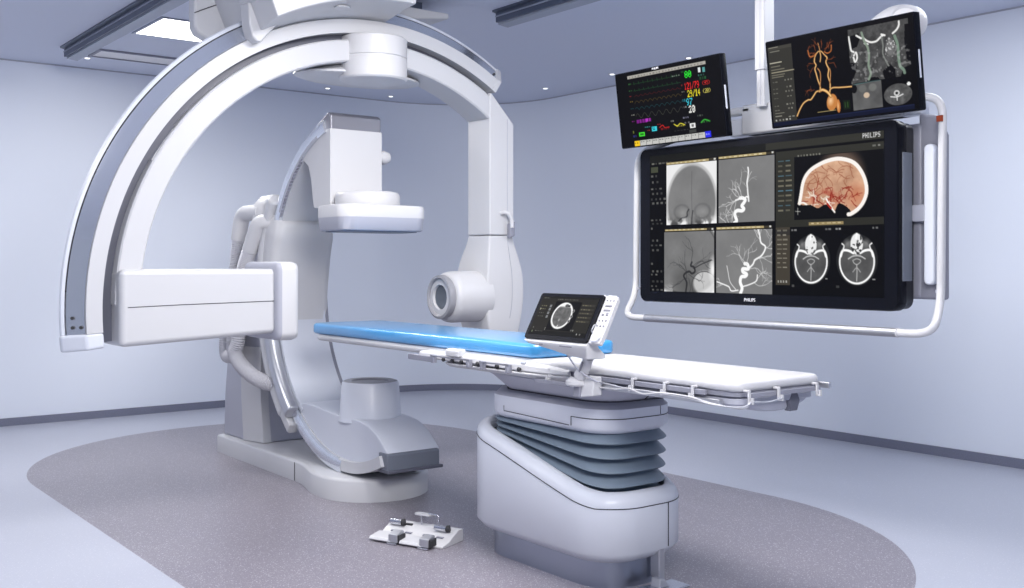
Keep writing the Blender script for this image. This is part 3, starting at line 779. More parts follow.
# --- picture on the large display
im = Img(520, 270, 1.95, (5, 6, 8))
im.rect(0, .0, 1, .05, (26, 27, 25)); im.rect(.55, .004, 1, .048, (50, 50, 44))
im.text('PHILIPS', .925, .008, .028, (205, 205, 205), .62)
im.marks(.012, .055, 6, .018, .014, .010, (150, 150, 140), 2); im.rect(.008, .085, .045, .125, (70, 74, 58))
for k, (yy, n) in enumerate(((.145, 2), (.19, 2), (.24, 3), (.275, 3), (.315, 4), (.345, 4), (.47, 3), (.495, 3), (.53, 1), (.62, 2), (.655, 3), (.69, 2), (.79, 1), (.845, 3), (.87, 2), (.92, 3), (.955, 2), (.98, 3))):
    im.marks(.008 + .006 * (k % 2), yy, n, .022, .012, .013, (150, 150, 145), k, .7)
def header(x0, x1, y):
    im.rect(x0, y, x1, y + .016, (60, 55, 42)); im.rect(x0, y + .002, x1 - .035, y + .015, (176, 158, 112))
    im.marks(x0 + .004, y + .004, 9, .022, .016, .008, (235, 225, 190), int(x0 * 90), .8)
    im.rect(x1 - .012, y + .002, x1 - .004, y + .014, (210, 210, 205))
nz = im.noise(14, 5, 1); nz2 = im.noise(40, 3, 2)
# frontal skull radiograph
x0, y0_, x1_, y1_ = .088, .081, .332, .516
bx = im.mrect(x0, y0_, x1_, y1_)
im.put(bx, (235, 235, 235))
e = im.ell(.212, .37, .124, .29)
g_ = np.clip((1.04 - e) / .14, 0, 1)
shade = 112 + 25 * nz + 40 * np.clip((im.Y - .36) / .2, 0, 1) * (nz2 - .3)
im.put(bx * g_, np.repeat((shade / 255)[..., None], 3, 2))
im.put(bx * np.clip(1 - abs(e - .96) / .03, 0, 1) * .35, (225, 225, 225))
im.line([(.215, .14), (.214, .3), (.216, .44)], 1.8, (74, 74, 76), .4, mask=bx)
for cx_, s_ in ((.165, 1), (.265, -1)):
    im.put(bx * np.clip(1 - abs(im.ell(cx_, .425, .036, .05) - 1) / .25, 0, 1) * .26, (60, 60, 62))
    im.put(bx * np.clip(1 - im.ell(cx_ + .004, .43, .03, .04), 0, 1) * .5, (165, 165, 165))
im.line([(.15, .49), (.165, .47), (.19, .46), (.192, .43), (.2, .41)], 3, (48, 48, 50), .8, mask=bx)
im.line([(.214, .52), (.216, .46), (.22, .42)], 3, (55, 55, 57), .7, mask=bx)
low = bx * np.clip((im.Y - .455) / .05, 0, 1)
im.put(low * np.clip((nz2 - .45) * 5, 0, 1), (245, 245, 245)); im.put(low * np.clip((.45 - nz2) * 5, 0, 1) * .7, (60, 60, 60))
header(.088, .332, .061)
# frontal angiogram
bx = im.mrect(.342, .081, .587, .516)
im.put(bx, np.repeat(((122 + 16 * (nz - .5)) / 255)[..., None], 3, 2))
g = random.Random(11); W_ = (250, 250, 250)
im.line([(.412, .52), (.424, .505), (.418, .475), (.416, .45), (.428, .435), (.448, .438), (.456, .425), (.447, .405), (.456, .385), (.462, .365), (.45, .352), (.44, .352)], 6.5, W_, 1, mask=bx)
im.line([(.44, .352), (.43, .36), (.42, .365)], 3.2, W_, 1, mask=bx)
im.line([(.455, .36), (.468, .345), (.476, .35), (.474, .33), (.472, .29), (.470, .25), (.474, .21), (.476, .175), (.474, .15)], 3, W_, .95, mask=bx)
im.line([(.472, .25), (.482, .2), (.49, .18)], 1, W_, .7, mask=bx)
im.line([(.476, .355), (.477, .375)], 3.5, W_, .9, mask=bx)
for (p, a) in (((.44, .352), 3.6), ((.43, .355), 2.7), ((.43, .36), 3.2), ((.44, .35), 4.0), ((.42, .365), 2.3), ((.45, .35), 4.4), ((.42, .37), 1.9)):
    vessel(im, p, a, .09, 1.5, 2, g, (225, 225, 225), .65, bx)
for p, a in (((.375, .515), 4.2), ((.39, .52), 4.0), ((.40, .52), 5.0)): vessel(im, p, a, .06, 1.5, 1, g, (215, 215, 215), .7, bx)
for p, a in (((.472, .29), 4.4), ((.474, .21), 4.3), ((.474, .25), 5.2)): vessel(im, p, a, .05, 1., 1, g, (190, 190, 190), .6, bx)
header(.342, .587, .058)
# oblique radiograph
bx = im.mrect(.077, .565, .322, .998)
shade = 118 - 30 * np.clip(1 - im.ell(.19, .93, .09, .16), 0, 1) + 30 * (nz - .5)
im.put(bx, np.repeat((shade / 255)[..., None], 3, 2))
e = im.ell(.155, .72, .205, .30, .2)
im.put(bx * np.clip((e - .97) / .05, 0, 1), (246, 246, 246))
im.put(bx * np.clip(1 - abs(e - .93) / .03, 0, 1) * .5, (60, 60, 60))
im.put(bx * np.clip((1.05 - im.ell(.275, .93, .055, .09)) * 5, 0, 1) * .8, (215, 215, 215))
im.put(bx * np.clip(1 - abs(im.ell(.275, .95, .06, .1) - 1) / .06, 0, 1), (70, 70, 70))
im.put(bx * np.clip(1.2 - im.ell(.315, .84, .02, .1), 0, 1), (240, 240, 240))
im.put(bx * np.clip((im.Y - .9 - .35 * abs(im.X - .2)) * 8, 0, 1) * (im.X < .12), (235, 235, 235))
g = random.Random(5)
im.line([(.185, 1.0), (.19, .93), (.175, .88), (.2, .85), (.215, .865), (.23, .85), (.225, .82), (.21, .81), (.215, .785)], 4, (38, 38, 40), .85, mask=bx)
for p, a in (((.22, .82), 5.4), ((.22, .83), 5.9), ((.2, .86), 3.6), ((.19, .9), 3.0), ((.2, .87), .5), ((.215, .79), 5.0), ((.19, .9), 4.2), ((.2, .9), 1.0)):
    vessel(im, p, a, .11, 1.8, 2, g, (50, 50, 52), .45, bx)
im.line([(.225, .83), (.26, .80), (.31, .77)], 2, (40, 40, 42), .8, mask=bx)
header(.080, .322, .545)
# oblique angiogram
bx = im.mrect(.331, .565, .577, .998)
im.put(bx, np.repeat(((124 + 18 * (nz - .5)) / 255)[..., None], 3, 2))
g = random.Random(21)
im.line([(.44, 1.0), (.448, .96), (.44, .92), (.445, .885), (.462, .88), (.468, .865), (.452, .85), (.452, .83), (.475, .83), (.472, .80), (.46, .795)], 6.5, W_, 1, mask=bx)
im.line([(.475, .83), (.495, .80), (.505, .77), (.53, .745), (.545, .71), (.548, .68), (.53, .655), (.525, .61), (.518, .565)], 3.2, W_, .95, mask=bx)
im.line([(.335, .92), (.37, .94), (.39, .955), (.40, .98), (.43, .975)], 2.4, W_, .9, mask=bx)
im.line([(.42, .97), (.395, .92), (.385, .85), (.38, .81)], 1.6, W_, .75, mask=bx)
im.line([(.45, .95), (.48, .935), (.51, .91), (.515, .87)], 2.4, W_, .9, mask=bx)
for p, a in (((.472, .80), 4.0), ((.47, .81), 3.3), ((.50, .77), 5.5), ((.545, .70), 5.6), ((.53, .65), 4.2), ((.52, .75), .2), ((.48, .83), .3), ((.51, .90), 5.6), ((.50, .92), .3), ((.525, .61), 5.3), ((.52, .6), 3.6), ((.47, .8), 5.0), ((.548, .68), .4), ((.39, .95), 3.8), ((.52, .58), 5.0)):
    vessel(im, p, a, .10, 1.4, 2, g, (228, 228, 228), .62, bx)
header(.332, .577, .543)
# volume rendering panel
im.rect(.592, .066, 1, .112, (48, 48, 42)); im.rect(.592, .112, .668, .548, (46, 46, 40)); im.rect(.592, .514, 1, .56, (44, 44, 38))
im.rect(.725, .532, .855, .553, (150, 132, 92)); im.marks(.735, .538, 6, .02, .014, .008, (225, 210, 170), 8)
im.marks(.96, .08, 2, .018, .014, .012, (150, 150, 145), 9); im.marks(.68, .10, 8, .012, .008, .01, (150, 150, 140), 12)
for k in range(11): im.marks(.602, .125 + k * .032, 2, .03, .028, .010, (135, 130, 112) if k % 3 else (90, 130, 150), 30 + k, .8)
K = lambda x, y: (.671 + (x - 135) / 475 * .329, .122 + (y - (235 - (x - 135) * .09)) / 340 * .405)
outer_ = [K(*p) for p in ((150, 478), (160, 440), (166, 400), (172, 360), (190, 325), (220, 290), (262, 264), (312, 242), (372, 230), (430, 238), (470, 256), (502, 296), (522, 345), (528, 400), (515, 450), (488, 492), (450, 522), (424, 524), (440, 500), (400, 470), (372, 470), (352, 510), (335, 485), (300, 475), (262, 495), (225, 480), (180, 482))]
im.put(np.clip(1.05 - im.ell(K(385, 250)[0], K(385, 330)[1], .098, .20), 0, 1) * 3 * (im.Y < .3) * im.mrect(.671, .115, 1, .5), (92, 76, 66))
mk = im.poly(catmull(outer_ + [outer_[0]], 4)[:-1])
nn = im.noise(26, 4, 5)
tone = np.stack([(168 + 75 * nn) / 255, (122 + 78 * nn) / 255, (96 + 70 * nn) / 255], -1)
im.put(mk, tone)
im.put(mk * np.clip(1 - im.ell(K(300, 440)[0], K(300, 440)[1], .075, .07), 0, 1) * np.clip((nn - .36) * 6, 0, 1), (150, 32, 18))
im.put(mk * np.clip(1 - im.ell(K(470, 420)[0], K(470, 420)[1], .05, .10), 0, 1) * .7, (196, 110, 76))
g = random.Random(3)
for _ in range(26):
    vessel(im, K(g.uniform(200, 450), g.uniform(380, 480)), g.uniform(0, 6.28), .05, 1.4, 1, g, (130, 24, 14), .75, mk)
for _ in range(16):
    vessel(im, K(g.uniform(230, 470), g.uniform(280, 400)), g.uniform(2.6, 4.2), .08, 1.3, 1, g, (150, 88, 62), .7, mk)
for _ in range(14):
    vessel(im, K(g.uniform(190, 330), g.uniform(430, 480)), g.uniform(0, 6.28), .03, 1.8, 1, g, (235, 222, 205), .8, mk)
im.line([K(*p) for p in ((160, 474), (170, 420), (178, 372), (194, 330), (224, 294), (266, 267), (314, 246), (372, 234), (428, 242), (466, 262), (496, 300), (516, 348), (522, 400), (508, 448), (482, 486), (446, 514), (428, 520))], 6.5, (250, 244, 238), 1)
im.line([K(*p) for p in ((310, 445), (330, 480), (355, 512))], 3, (250, 244, 238), 1)
im.line([K(*p) for p in ((155, 476), (180, 470), (200, 478))], 3, (248, 240, 232), 1)
im.line([K(*p) for p in ((315, 470), (335, 492))], 3.5, (170, 40, 24), 1)
im.line([K(150, 500), K(150, 535)], 1.2, (200, 200, 195), .8); im.line([K(136, 518), K(164, 518)], 1.2, (200, 200, 195), .8)
# two axial slices
im.rect(.592, .56, .65, .935, (66, 61, 52)); im.rect(.592, .575, .65, .61, (50, 48, 44))
for k in range(9): im.marks(.598, .575 + k * .03, 2, .024, .020, .009, (170, 165, 150), 50 + k, .7)
im.marks(.60, .905, 4, .011, .007, .014, (215, 215, 210), 77)
for k, cx_ in enumerate((.733, .904)):
    x_ = cx_; a1 = np.repeat(((62 + 40 * im.noise(30, 4, 20 + k)) / 255)[..., None], 3, 2)
    e = im.ell(x_, .782, .065, .140); e2 = im.ell(x_, .70, .04, .085)
    im.put(np.clip((1.06 - im.ell(x_, .772, .072, .152)) * 20, 0, 1) * .35, (95, 95, 95))
    im.put(np.clip((1 - e) * 30, 0, 1), a1)
    im.put(np.clip(1 - abs(e - .95) / .065, 0, 1) * np.clip((im.Y - .70) * 30, 0, 1) * 1.6, (250, 250, 250))
    for s in (-1, 1):
        im.line([(x_ + s * .058, .75), (x_ + s * .05, .715), (x_ + s * .03, .715), (x_ + s * .012, .73)], 4, (250, 250, 250), 1)
        im.line([(x_ + s * .05, .715), (x_ + s * .046, .685), (x_ + s * .053, .672)], 2.4, (240, 240, 240), 1)
        im.put(np.clip(1 - im.ell(x_ + s * .034, .672, .018, .036), 0, 1) * .9, (130, 130, 130))
    cl_ = np.clip((1 - im.ell(x_, .675, .024, .07)) * 8, 0, 1)
    im.put(cl_, (235, 235, 235)); im.put(cl_ * np.clip((.42 - im.noise(110, 2, 40 + k)) * 9, 0, 1), (50, 50, 50))
    im.line([(x_, .615), (x_ - .002, .64)], 4, (250, 250, 250), 1)
    im.line([(x_ - .03, .765), (x_ - .012, .748), (x_ + .012, .748), (x_ + .03, .765)], 2, (205, 205, 205), .9)
    im.line([(x_ - .014, .775), (x_ - .010, .79), (x_, .80), (x_ + .010, .79), (x_ + .014, .775), (x_, .765), (x_ - .014, .775)], 1.6, (190, 190, 190), .8)
    im.line([(x_, .80), (x_ + .001, .84), (x_, .90)], 1.8, (200, 200, 200), .8)
    im.line([(x_ - .014, .845), (x_, .82), (x_ + .013, .845)], 1.6, (180, 180, 180), .8)
    im.marks(x_ - .075, .93, 1, .02, .012, .016, (120, 120, 118), 61 + k); im.marks(x_ - .078, .575, 2, .012, .010, .012, (200, 200, 200), 63 + k)
    im.marks(x_ + .055, .575, 2, .012, .010, .010, (180, 180, 180), 65 + k); im.marks(x_ + .055, .885, 1, .012, .012, .006, (180, 180, 180), 67 + k)
im.rect(.8185, .57, .8195, .94, (60, 60, 60))
PIC_BIG = im

# --- vital signs picture
im = Img(280, 150, 1.87, (3, 3, 4))
im.rect(.125, .05, .875, .085, (176, 172, 164)); im.marks(.14, .058, 24, .03, .02, .02, (110, 108, 104), 4, .8)
def wave(y, c, fn, n=170, w=1.0, al=.55):
    xs_ = np.linspace(.175, .635, n); im.line([(x, y + fn(i, x)) for i, x in enumerate(xs_)], w, c, al, smooth=False)
wave(.165, (44, 120, 52), lambda i, x: -.03 if i % 17 == 4 else (.01 if i % 17 == 5 else .002 * math.sin(i)))
wave(.255, (44, 130, 60), lambda i, x: -.022 if i % 17 == 4 else (.008 if i % 17 == 6 else 0))
wave(.335, (150, 26, 22), lambda i, x: -.018 * abs(math.sin(i * .19)) ** 3)
wave(.41, (150, 120, 40), lambda i, x: -.032 * abs(math.sin(i * .19)) + .016)
wave(.50, (28, 120, 130), lambda i, x: -.034 * abs(math.sin(i * .17 + .6)) + .016)
wave(.595, (130, 130, 110), lambda i, x: -.03 * math.sin(i * .24))
for k, (y, cc_) in enumerate(((.15, (60, 130, 60)), (.24, (60, 130, 60)), (.315, (150, 40, 36)), (.385, (170, 140, 50)), (.48, (40, 130, 140)), (.565, (170, 170, 160)), (.655, (150, 40, 150)))):
    im.marks(.128, y, 2, .018, .015, .014, cc_, k, .8)
im.text('80', .680, .125, .088, (40, 225, 50), .66); im.marks(.56, .155, 4, .02, .016, .01, (150, 160, 150), 6); im.marks(.65, .12, 2, .012, .009, .02, (50, 180, 60), 7)
im.rect(.805, .115, .825, .17, (225, 230, 230)); im.rect(.842, .12, .866, .18, (90, 160, 160)); im.marks(.80, .20, 3, .022, .016, .02, (70, 140, 120), 8); im.marks(.81, .235, 3, .022, .016, .03, (44, 120, 60), 10)
im.text('121/79', .667, .275, .085, (228, 34, 30), .50); im.text('(95)', .83, .285, .055, (190, 36, 32), .6); im.marks(.64, .285, 1, .02, .014, .02, (180, 60, 50), 11)
im.text('29/14', .690, .372, .085, (228, 214, 40), .52); im.text('(20)', .83, .385, .055, (200, 190, 90), .6); im.marks(.638, .375, 2, .016, .012, .012, (190, 190, 170), 12)
im.text('97', .672, .475, .085, (60, 190, 210), .66); im.marks(.64, .475, 2, .014, .01, .03, (40, 150, 170), 13)
im.text('20', .690, .57, .085, (230, 230, 225), .66); im.marks(.645, .57, 2, .014, .01, .014, (200, 200, 200), 14)
im.rect(.175, .645, .325, .695, (60, 8, 66)); im.marks(.18, .645, 4, .028, .02, .045, (178, 40, 190), 15, 1); im.marks(.275, .648, 2, .024, .02, .04, (190, 60, 200), 17, 1)
im.rect(.19, .82, .245, .875, (70, 220, 50)); im.rect(.20, .835, .235, .86, (30, 120, 24)); im.marks(.13, .79, 1, .02, .012, .03, (150, 170, 60), 18); im.marks(.13, .85, 2, .02, .014, .02, (60, 70, 160), 19)
im.rect(.32, .765, .37, .825, (60, 210, 225)); im.text('50', .326, .775, .04, (10, 90, 100), .7); im.marks(.255, .755, 3, .02, .016, .014, (60, 160, 160), 20); im.marks(.27, .80, 2, .02, .015, .016, (170, 60, 60), 22)
im.line([(.40, .79), (.43, .765), (.45, .80), (.49, .80)], 2, (190, 30, 26)); im.marks(.41, .80, 4, .022, .018, .024, (150, 26, 24), 23); im.marks(.38, .74, 2, .02, .016, .012, (160, 40, 40), 24)
im.line([(.54, .775), (.57, .80), (.60, .775), (.64, .80)], 2, (220, 210, 60)); im.marks(.56, .80, 4, .02, .018, .016, (200, 190, 60), 25); im.marks(.51, .72, 2, .02, .016, .02, (190, 190, 180), 26)
im.marks(.63, .70, 3, .02, .014, .018, (170, 170, 200), 27); im.marks(.64, .765, 2, .03, .02, .02, (210, 210, 220), 28)
im.rect(.685, .795, .735, .855, (232, 232, 232)); im.rect(.70, .81, .72, .84, (110, 110, 110)); im.marks(.535, .86, 5, .03, .022, .008, (90, 90, 90), 29); im.rect(.675, .875, .74, .91, (60, 62, 60))
im.line([(.79, .80), (.82, .77), (.86, .79)], 2, (60, 190, 60)); im.marks(.79, .79, 4, .022, .018, .018, (60, 170, 60), 30); im.marks(.76, .70, 3, .02, .016, .018, (120, 130, 120), 31)
im.rect(.135, .925, .865, 1, (196, 196, 192))
im.rect(.135, .925, .19, 1, (245, 200, 30)); im.rect(.815, .92, .868, 1, (40, 44, 235))
for k in range(11): im.rect(.19 + k * .0625, .925, .193 + k * .0625, 1, (40, 40, 42))
for k in range(10): im.marks(.20 + k * .0625, .942, 2, .02, .016, .014, (70, 70, 72), 33 + k, .8)
im.marks(.14, .95, 2, .02, .016, .016, (120, 90, 10), 51); im.marks(.822, .95, 2, .02, .016, .016, (170, 175, 255), 53)
PIC_VITAL = im

# --- vessel tree picture
im = Img(300, 160, 1.87, (3, 3, 5))
im.rect(.012, .06, .19, .942, (52, 51, 46)); im.rect(.012, .06, .19, .10, (66, 64, 58))
im.rect(.02, .068, .09, .078, (190, 185, 170), .7); im.rect(.028, .115, .10, .122, (130, 128, 118), .8); im.rect(.02, .245, .11, .255, (205, 200, 180), .8)
for k, (y, wd) in enumerate(((.29, .07), (.325, .10), (.355, .17), (.385, .10), (.415, .09))): im.rect(.028, y, .028 + wd, y + .013, (165, 158, 136) if k == 2 else (120, 116, 102), .85)
for k, y in enumerate((.47, .55, .60, .66, .75, .80)):
    im.marks(.03, y, 2, .02, .018, .010, (130, 128, 118), 90 + k, .8); im.marks(.12 + .01 * (k % 2), y - .012, 3 - k % 2, .022, .014, .016, (150, 148, 138), 100 + k, .8)
im.rect(.03, .835, .10, .845, (150, 148, 135), .8); im.rect(.03, .87, .08, .88, (150, 148, 135), .8); im.marks(.13, .885, 2, .026, .022, .016, (170, 170, 160), 112)
im.marks(.03, .915, 5, .026, .014, .018, (225, 225, 220), 113)
oc = (222, 166, 92); oc2 = (168, 104, 48); hi = (250, 222, 170)
def ves(pts, w, c=oc):
    w *= .72; im.line(pts, w + 1.0, (96, 54, 26), 1); im.line(pts, w, c, 1); im.line(pts, w * .4, hi, .7)
ves([(.192, .90), (.215, .83), (.245, .765), (.28, .735), (.30, .735), (.325, .69), (.345, .655), (.375, .655)], 3.2)
ves([(.60, .66), (.55, .655), (.50, .648), (.46, .64), (.44, .655), (.435, .69)], 3)
im.put(np.clip((1 - im.ell(.445, .80, .038, .10, .2)) * 9, 0, 1), (196, 128, 66)); im.put(np.clip(1 - im.ell(.437, .78, .026, .07, .2), 0, 1), (246, 206, 160))
im.put(np.clip((1 - im.ell(.487, .85, .014, .08)) * 9, 0, 1), (190, 116, 56)); im.put(np.clip(1 - im.ell(.485, .85, .009, .07), 0, 1), (240, 190, 130))
ves([(.365, .655), (.385, .645), (.405, .66), (.425, .69), (.44, .73)], 6)
ves([(.37, .65), (.372, .60), (.36, .53), (.352, .46), (.345, .40), (.355, .36), (.345, .32), (.35, .27)], 3)
ves([(.372, .60), (.38, .50), (.378, .44), (.365, .40)], 2, oc2)
ves([(.44, .64), (.442, .58), (.432, .50), (.44, .43), (.43, .38), (.425, .34), (.435, .30), (.42, .265)], 3)
ves([(.442, .58), (.45, .47), (.446, .42)], 2, oc2)
ves([(.35, .27), (.365, .23), (.385, .21), (.40, .22), (.42, .265)], 2.2); ves([(.39, .21), (.385, .16), (.38, .12)], 1.8, oc2)
ves([(.385, .33), (.392, .27), (.388, .21)], 2.2)
g = random.Random(8); al1 = np.ones((im.h, im.w))
for p, a in (((.35, .22), 3.3), ((.35, .22), 2.6), ((.42, .22), 6.0), ((.42, .2), 5.6), ((.36, .2), 4.0), ((.40, .18), 5.0), ((.345, .34), 3.1), ((.43, .32), 5.9), ((.385, .15), 4.1), ((.31, .20), 4.2), ((.45, .20), 5.2), ((.34, .38), 2.4), ((.44, .36), .2), ((.33, .63), 3.3), ((.31, .62), 3.0)):
    vessel(im, p, a, .075, 1.3, 1, g, (138, 70, 34), .8, al1)
im.line([(.305, .18), (.315, .25), (.34, .255), (.36, .23)], 2, (186, 108, 52)); im.line([(.47, .17), (.465, .23), (.44, .25), (.42, .23)], 2, (186, 108, 52))
im.rect(.34, .885, .47, .893, (200, 180, 120), .8)
im.rect(.52, .80, .565, .90, (20, 34, 16), .8); im.marks(.53, .82, 2, .016, .01, .06, (60, 110, 40), 121, .6)
im.rect(.012, .945, .97, .985, (14, 20, 44)); im.rect(.19, .935, .97, .95, (30, 40, 76), .7)
bx = im.mrect(.588, .045, .968, .632)
ng = im.noise(40, 4, 9)
im.put(bx, np.repeat(((40 + 58 * ng) / 255)[..., None], 3, 2))
for q_ in (((.588, .12), (.655, .10), (.66, .17), (.64, .24), (.60, .26)), ((.588, .40), (.63, .42), (.625, .50), (.60, .58), (.588, .60)), ((.945, .10), (.968, .10), (.968, .52), (.945, .46), (.935, .3)), ((.80, .63), (.79, .55), (.84, .48), (.87, .55), (.87, .63)), ((.70, .63), (.71, .59), (.76, .60), (.77, .63)), ((.90, .63), (.92, .55), (.968, .52), (.968, .63))):
    im.put(im.poly(list(q_)) * bx, (6, 6, 8))
im.put(im.mrect(.588, .045, .72, .10) * .0, (0, 0, 0))
for q_ in (((.59, .12), (.595, .2), (.60, .27), (.615, .29)), ((.615, .33), (.63, .30), (.635, .36), (.62, .40), (.612, .35)), ((.68, .15), (.70, .19), (.73, .22), (.765, .22), (.79, .19), (.81, .17)), ((.69, .22), (.71, .235)), ((.87, .17), (.895, .14), (.91, .10), (.912, .06)), ((.80, .16), (.82, .175)), ((.64, .12), (.67, .16))):
    im.line(list(q_), 3.4, (240, 240, 238), .95, mask=bx)
im.line([(.675, .10), (.69, .20), (.708, .27), (.712, .36), (.705, .46), (.715, .55), (.70, .61)], 4.2, (134, 150, 134), .95, mask=bx)
im.line([(.80, .19), (.805, .28), (.80, .36), (.815, .44), (.83, .50)], 2.6, (128, 132, 128), .9, mask=bx)
im.line([(.88, .20), (.895, .30), (.895, .42), (.90, .52), (.92, .565), (.925, .60)], 5, (120, 142, 126), .95, mask=bx)
im.put(np.clip((1 - im.ell(.848, .31, .03, .10)) * 4, 0, 1) * .5 * bx, (150, 150, 150)); im.put(np.clip((im.noise(90, 2, 13) - .55) * 9, 0, 1) * np.clip((1.1 - im.ell(.848, .31, .03, .10)) * 9, 0, 1) * bx, (205, 205, 205))
im.put(np.clip((im.noise(60, 2, 14) - .6) * 9, 0, 1) * bx * .5 * (im.Y > .3), (170, 170, 170))
bx = im.mrect(.588, .637, .777, .925)
im.put(bx, np.repeat(((66 + 60 * im.noise(12, 3, 15)) / 255)[..., None], 3, 2))
im.put(np.clip((1 - im.ell(.60, .69, .02, .05)) * 9, 0, 1) * bx, (8, 8, 9)); im.put(np.clip((1 - im.ell(.678, .776, .022, .035)) * 4, 0, 1) * bx, (206, 184, 160))
im.put(np.clip((1 - im.ell(.72, .70, .03, .05)) * 3, 0, 1) * bx * .6, (130, 132, 128)); im.put(np.clip((1 - im.ell(.655, .70, .03, .05)) * 3, 0, 1) * bx * .5, (120, 122, 118))
e = im.ell(.875, .815, .088, .115); im.put(np.clip((1 - e) * 12, 0, 1), np.repeat(((46 + 70 * ng) / 255)[..., None], 3, 2)); im.put(np.clip(1 - abs(e - .96) / .05, 0, 1) * .6, (120, 120, 120))
im.put(np.clip((1 - im.ell(.868, .80, .02, .035)) * 6, 0, 1), (200, 200, 200)); im.put(np.clip((1 - im.ell(.868, .80, .009, .016)) * 9, 0, 1), (14, 14, 14)); im.line([(.83, .83), (.868, .84), (.905, .82)], 2, (220, 220, 220)); im.line([(.868, .83), (.868, .875)], 2, (220, 220, 220))
im.put(np.clip((1 - im.ell(.945, .72, .012, .02)) * 9, 0, 1), (235, 235, 235))
im.line([(.60, .645), (.70, .637), (.77, .637)], 1, (70, 120, 120), .8)
PIC_TREE = im

# --- console picture
im = Img(200, 106, 1.9, (38, 37, 32))
im.rect(0, 0, 1, .055, (24, 24, 22)); im.rect(.285, .13, .735, .87, (2, 2, 3)); im.rect(0, .89, 1, 1, (20, 20, 19))
im.marks(.04, .035, 5, .022, .018, .03, (140, 138, 128), 3, .8); im.marks(.30, .065, 12, .03, .02, .03, (130, 128, 120), 5, .7)
for k, y in enumerate((.25, .33, .43, .52)):
    im.marks(.05, y, 3, .035, .028, .02, (175, 168, 128) if k < 2 else (120, 118, 108), 7 + k, .8)
    im.rect(.20, y - .02, .235, y + .045, (150, 152, 156), .8)
im.rect(.045, .31, .05, .37, (215, 210, 190)); im.rect(.045, .375, .20, .382, (150, 145, 120), .7)
for k, y in enumerate((.18, .28, .38, .48, .58)):
    im.rect(.75, y, .97, y + .055, (56, 54, 48)); im.marks(.76, y + .02, 4, .04, .032, .018, (150, 142, 112), 13 + k, .8)
im.marks(.05, .80, 1, .02, .016, .04, (190, 190, 186), 22); im.marks(.11, .90, 5, .03, .024, .016, (130, 128, 120), 23); im.marks(.05, .90, 1, .02, .02, .04, (140, 150, 120), 24); im.marks(.27, .80, 1, .01, .008, .08, (200, 200, 196), 25); im.marks(.72, .82, 2, .035, .022, .035, (200, 200, 196), 26); im.marks(.84, .91, 2, .05, .018, .035, (235, 235, 232), 27)
e = im.ell(.475, .49, .176, .345, -.20)
nn = im.noise(30, 4, 6)
im.put(np.clip((1 - im.ell(.475, .49, .190, .365, -.20)) * 12, 0, 1) * .5, (120, 120, 120))
im.put(np.clip((1 - e) * 20, 0, 1), (248, 248, 248))
im.put(np.clip((.86 - e) * 18, 0, 1), np.repeat(((92 + 60 * (nn - .3)) / 255)[..., None], 3, 2))
im.put(np.clip((.98 - e) * 15, 0, 1) * np.clip((.29 - im.Y) * 20, 0, 1), (248, 248, 248)); im.put(np.clip((1 - im.ell(.50, .235, .035, .045)) * 5, 0, 1), (90, 90, 92)); im.put(np.clip((1 - im.ell(.54, .24, .02, .03)) * 5, 0, 1), (20, 20, 20))
im.put(np.clip(1 - im.ell(.455, .60, .02, .05), 0, 1), (190, 190, 190)); im.line([(.47, .74), (.46, .79)], 2.5, (235, 235, 235))
for k, (x, y) in enumerate(((.645, .36), (.645, .50), (.63, .62))): im.put(np.clip((1 - im.ell(x, y, .022, .045)) * 5, 0, 1), (150, 150, 150)); im.put(np.clip((1 - im.ell(x, y, .012, .025)) * 5, 0, 1), (70, 70, 72))
PIC_CONSOLE = im

# ------------------------------------------------------------------ monitors and their ceiling column
def logo_mtx(x, y, z): return Matrix.Translation((x, y, z)) @ Matrix.Rotation(math.pi / 2, 4, 'X')
# local frame of a monitor: x to the viewer's right, y away from the viewer, z up
def rr_xz(W, H, r, y, dx=0, dz=0, n=8):
    return [(a + dx, y, b + dz) for a, b, _ in rrect(-W / 2, W / 2, -H / 2, H / 2, r, 0, n)]

big = thing('large_display', 'very large black display screen with six x-ray and brain pictures', 'monitor', (3.851, 3.17, 1.4745), local=True, rot=(0, 0, R(-90)))
W, H = 1.489, .7855
MB().loft([rr_xz(W - .012, H - .012, .034, 0), rr_xz(W, H, .04, .008), rr_xz(W, H, .04, .05), rr_xz(W + .0, H, .04, .06)]).build('bezel', M['bezel'], big, sharp=50, label='black bezel')
MB().loft([rr_xz(W - .005, H - .012, .04, .058), rr_xz(W - .005, H - .012, .04, .115), rr_xz(W - .06, H - .06, .05, .125)]).build('back_shell', M['black'], big, sharp=50)
MB().box(W / 2 - .006, W / 2 + .003, .03, .10, -.27, .26).build('side_panel', M['nose'], PARTS['back_shell'], bevel=.004)
MB().prism([(.02, .391), (.10, .391), (.10, .397), (.03, .397)], 'x', .50, .69).build('top_strip', M['base'], big, bevel=.002)
scr = screen_mesh('screen', 1.349, .691, PIC_BIG, big, -.0012, 'lit screen showing angiograms, a coloured skull and two brain slices', .95)
scr.location = (.0055, 0, .007)
text_mb('PHILIPS', .021, logo_mtx(-.020, -.0015, -.3665)).build('maker_name', M['logo'], PARTS['bezel'], smooth=False)

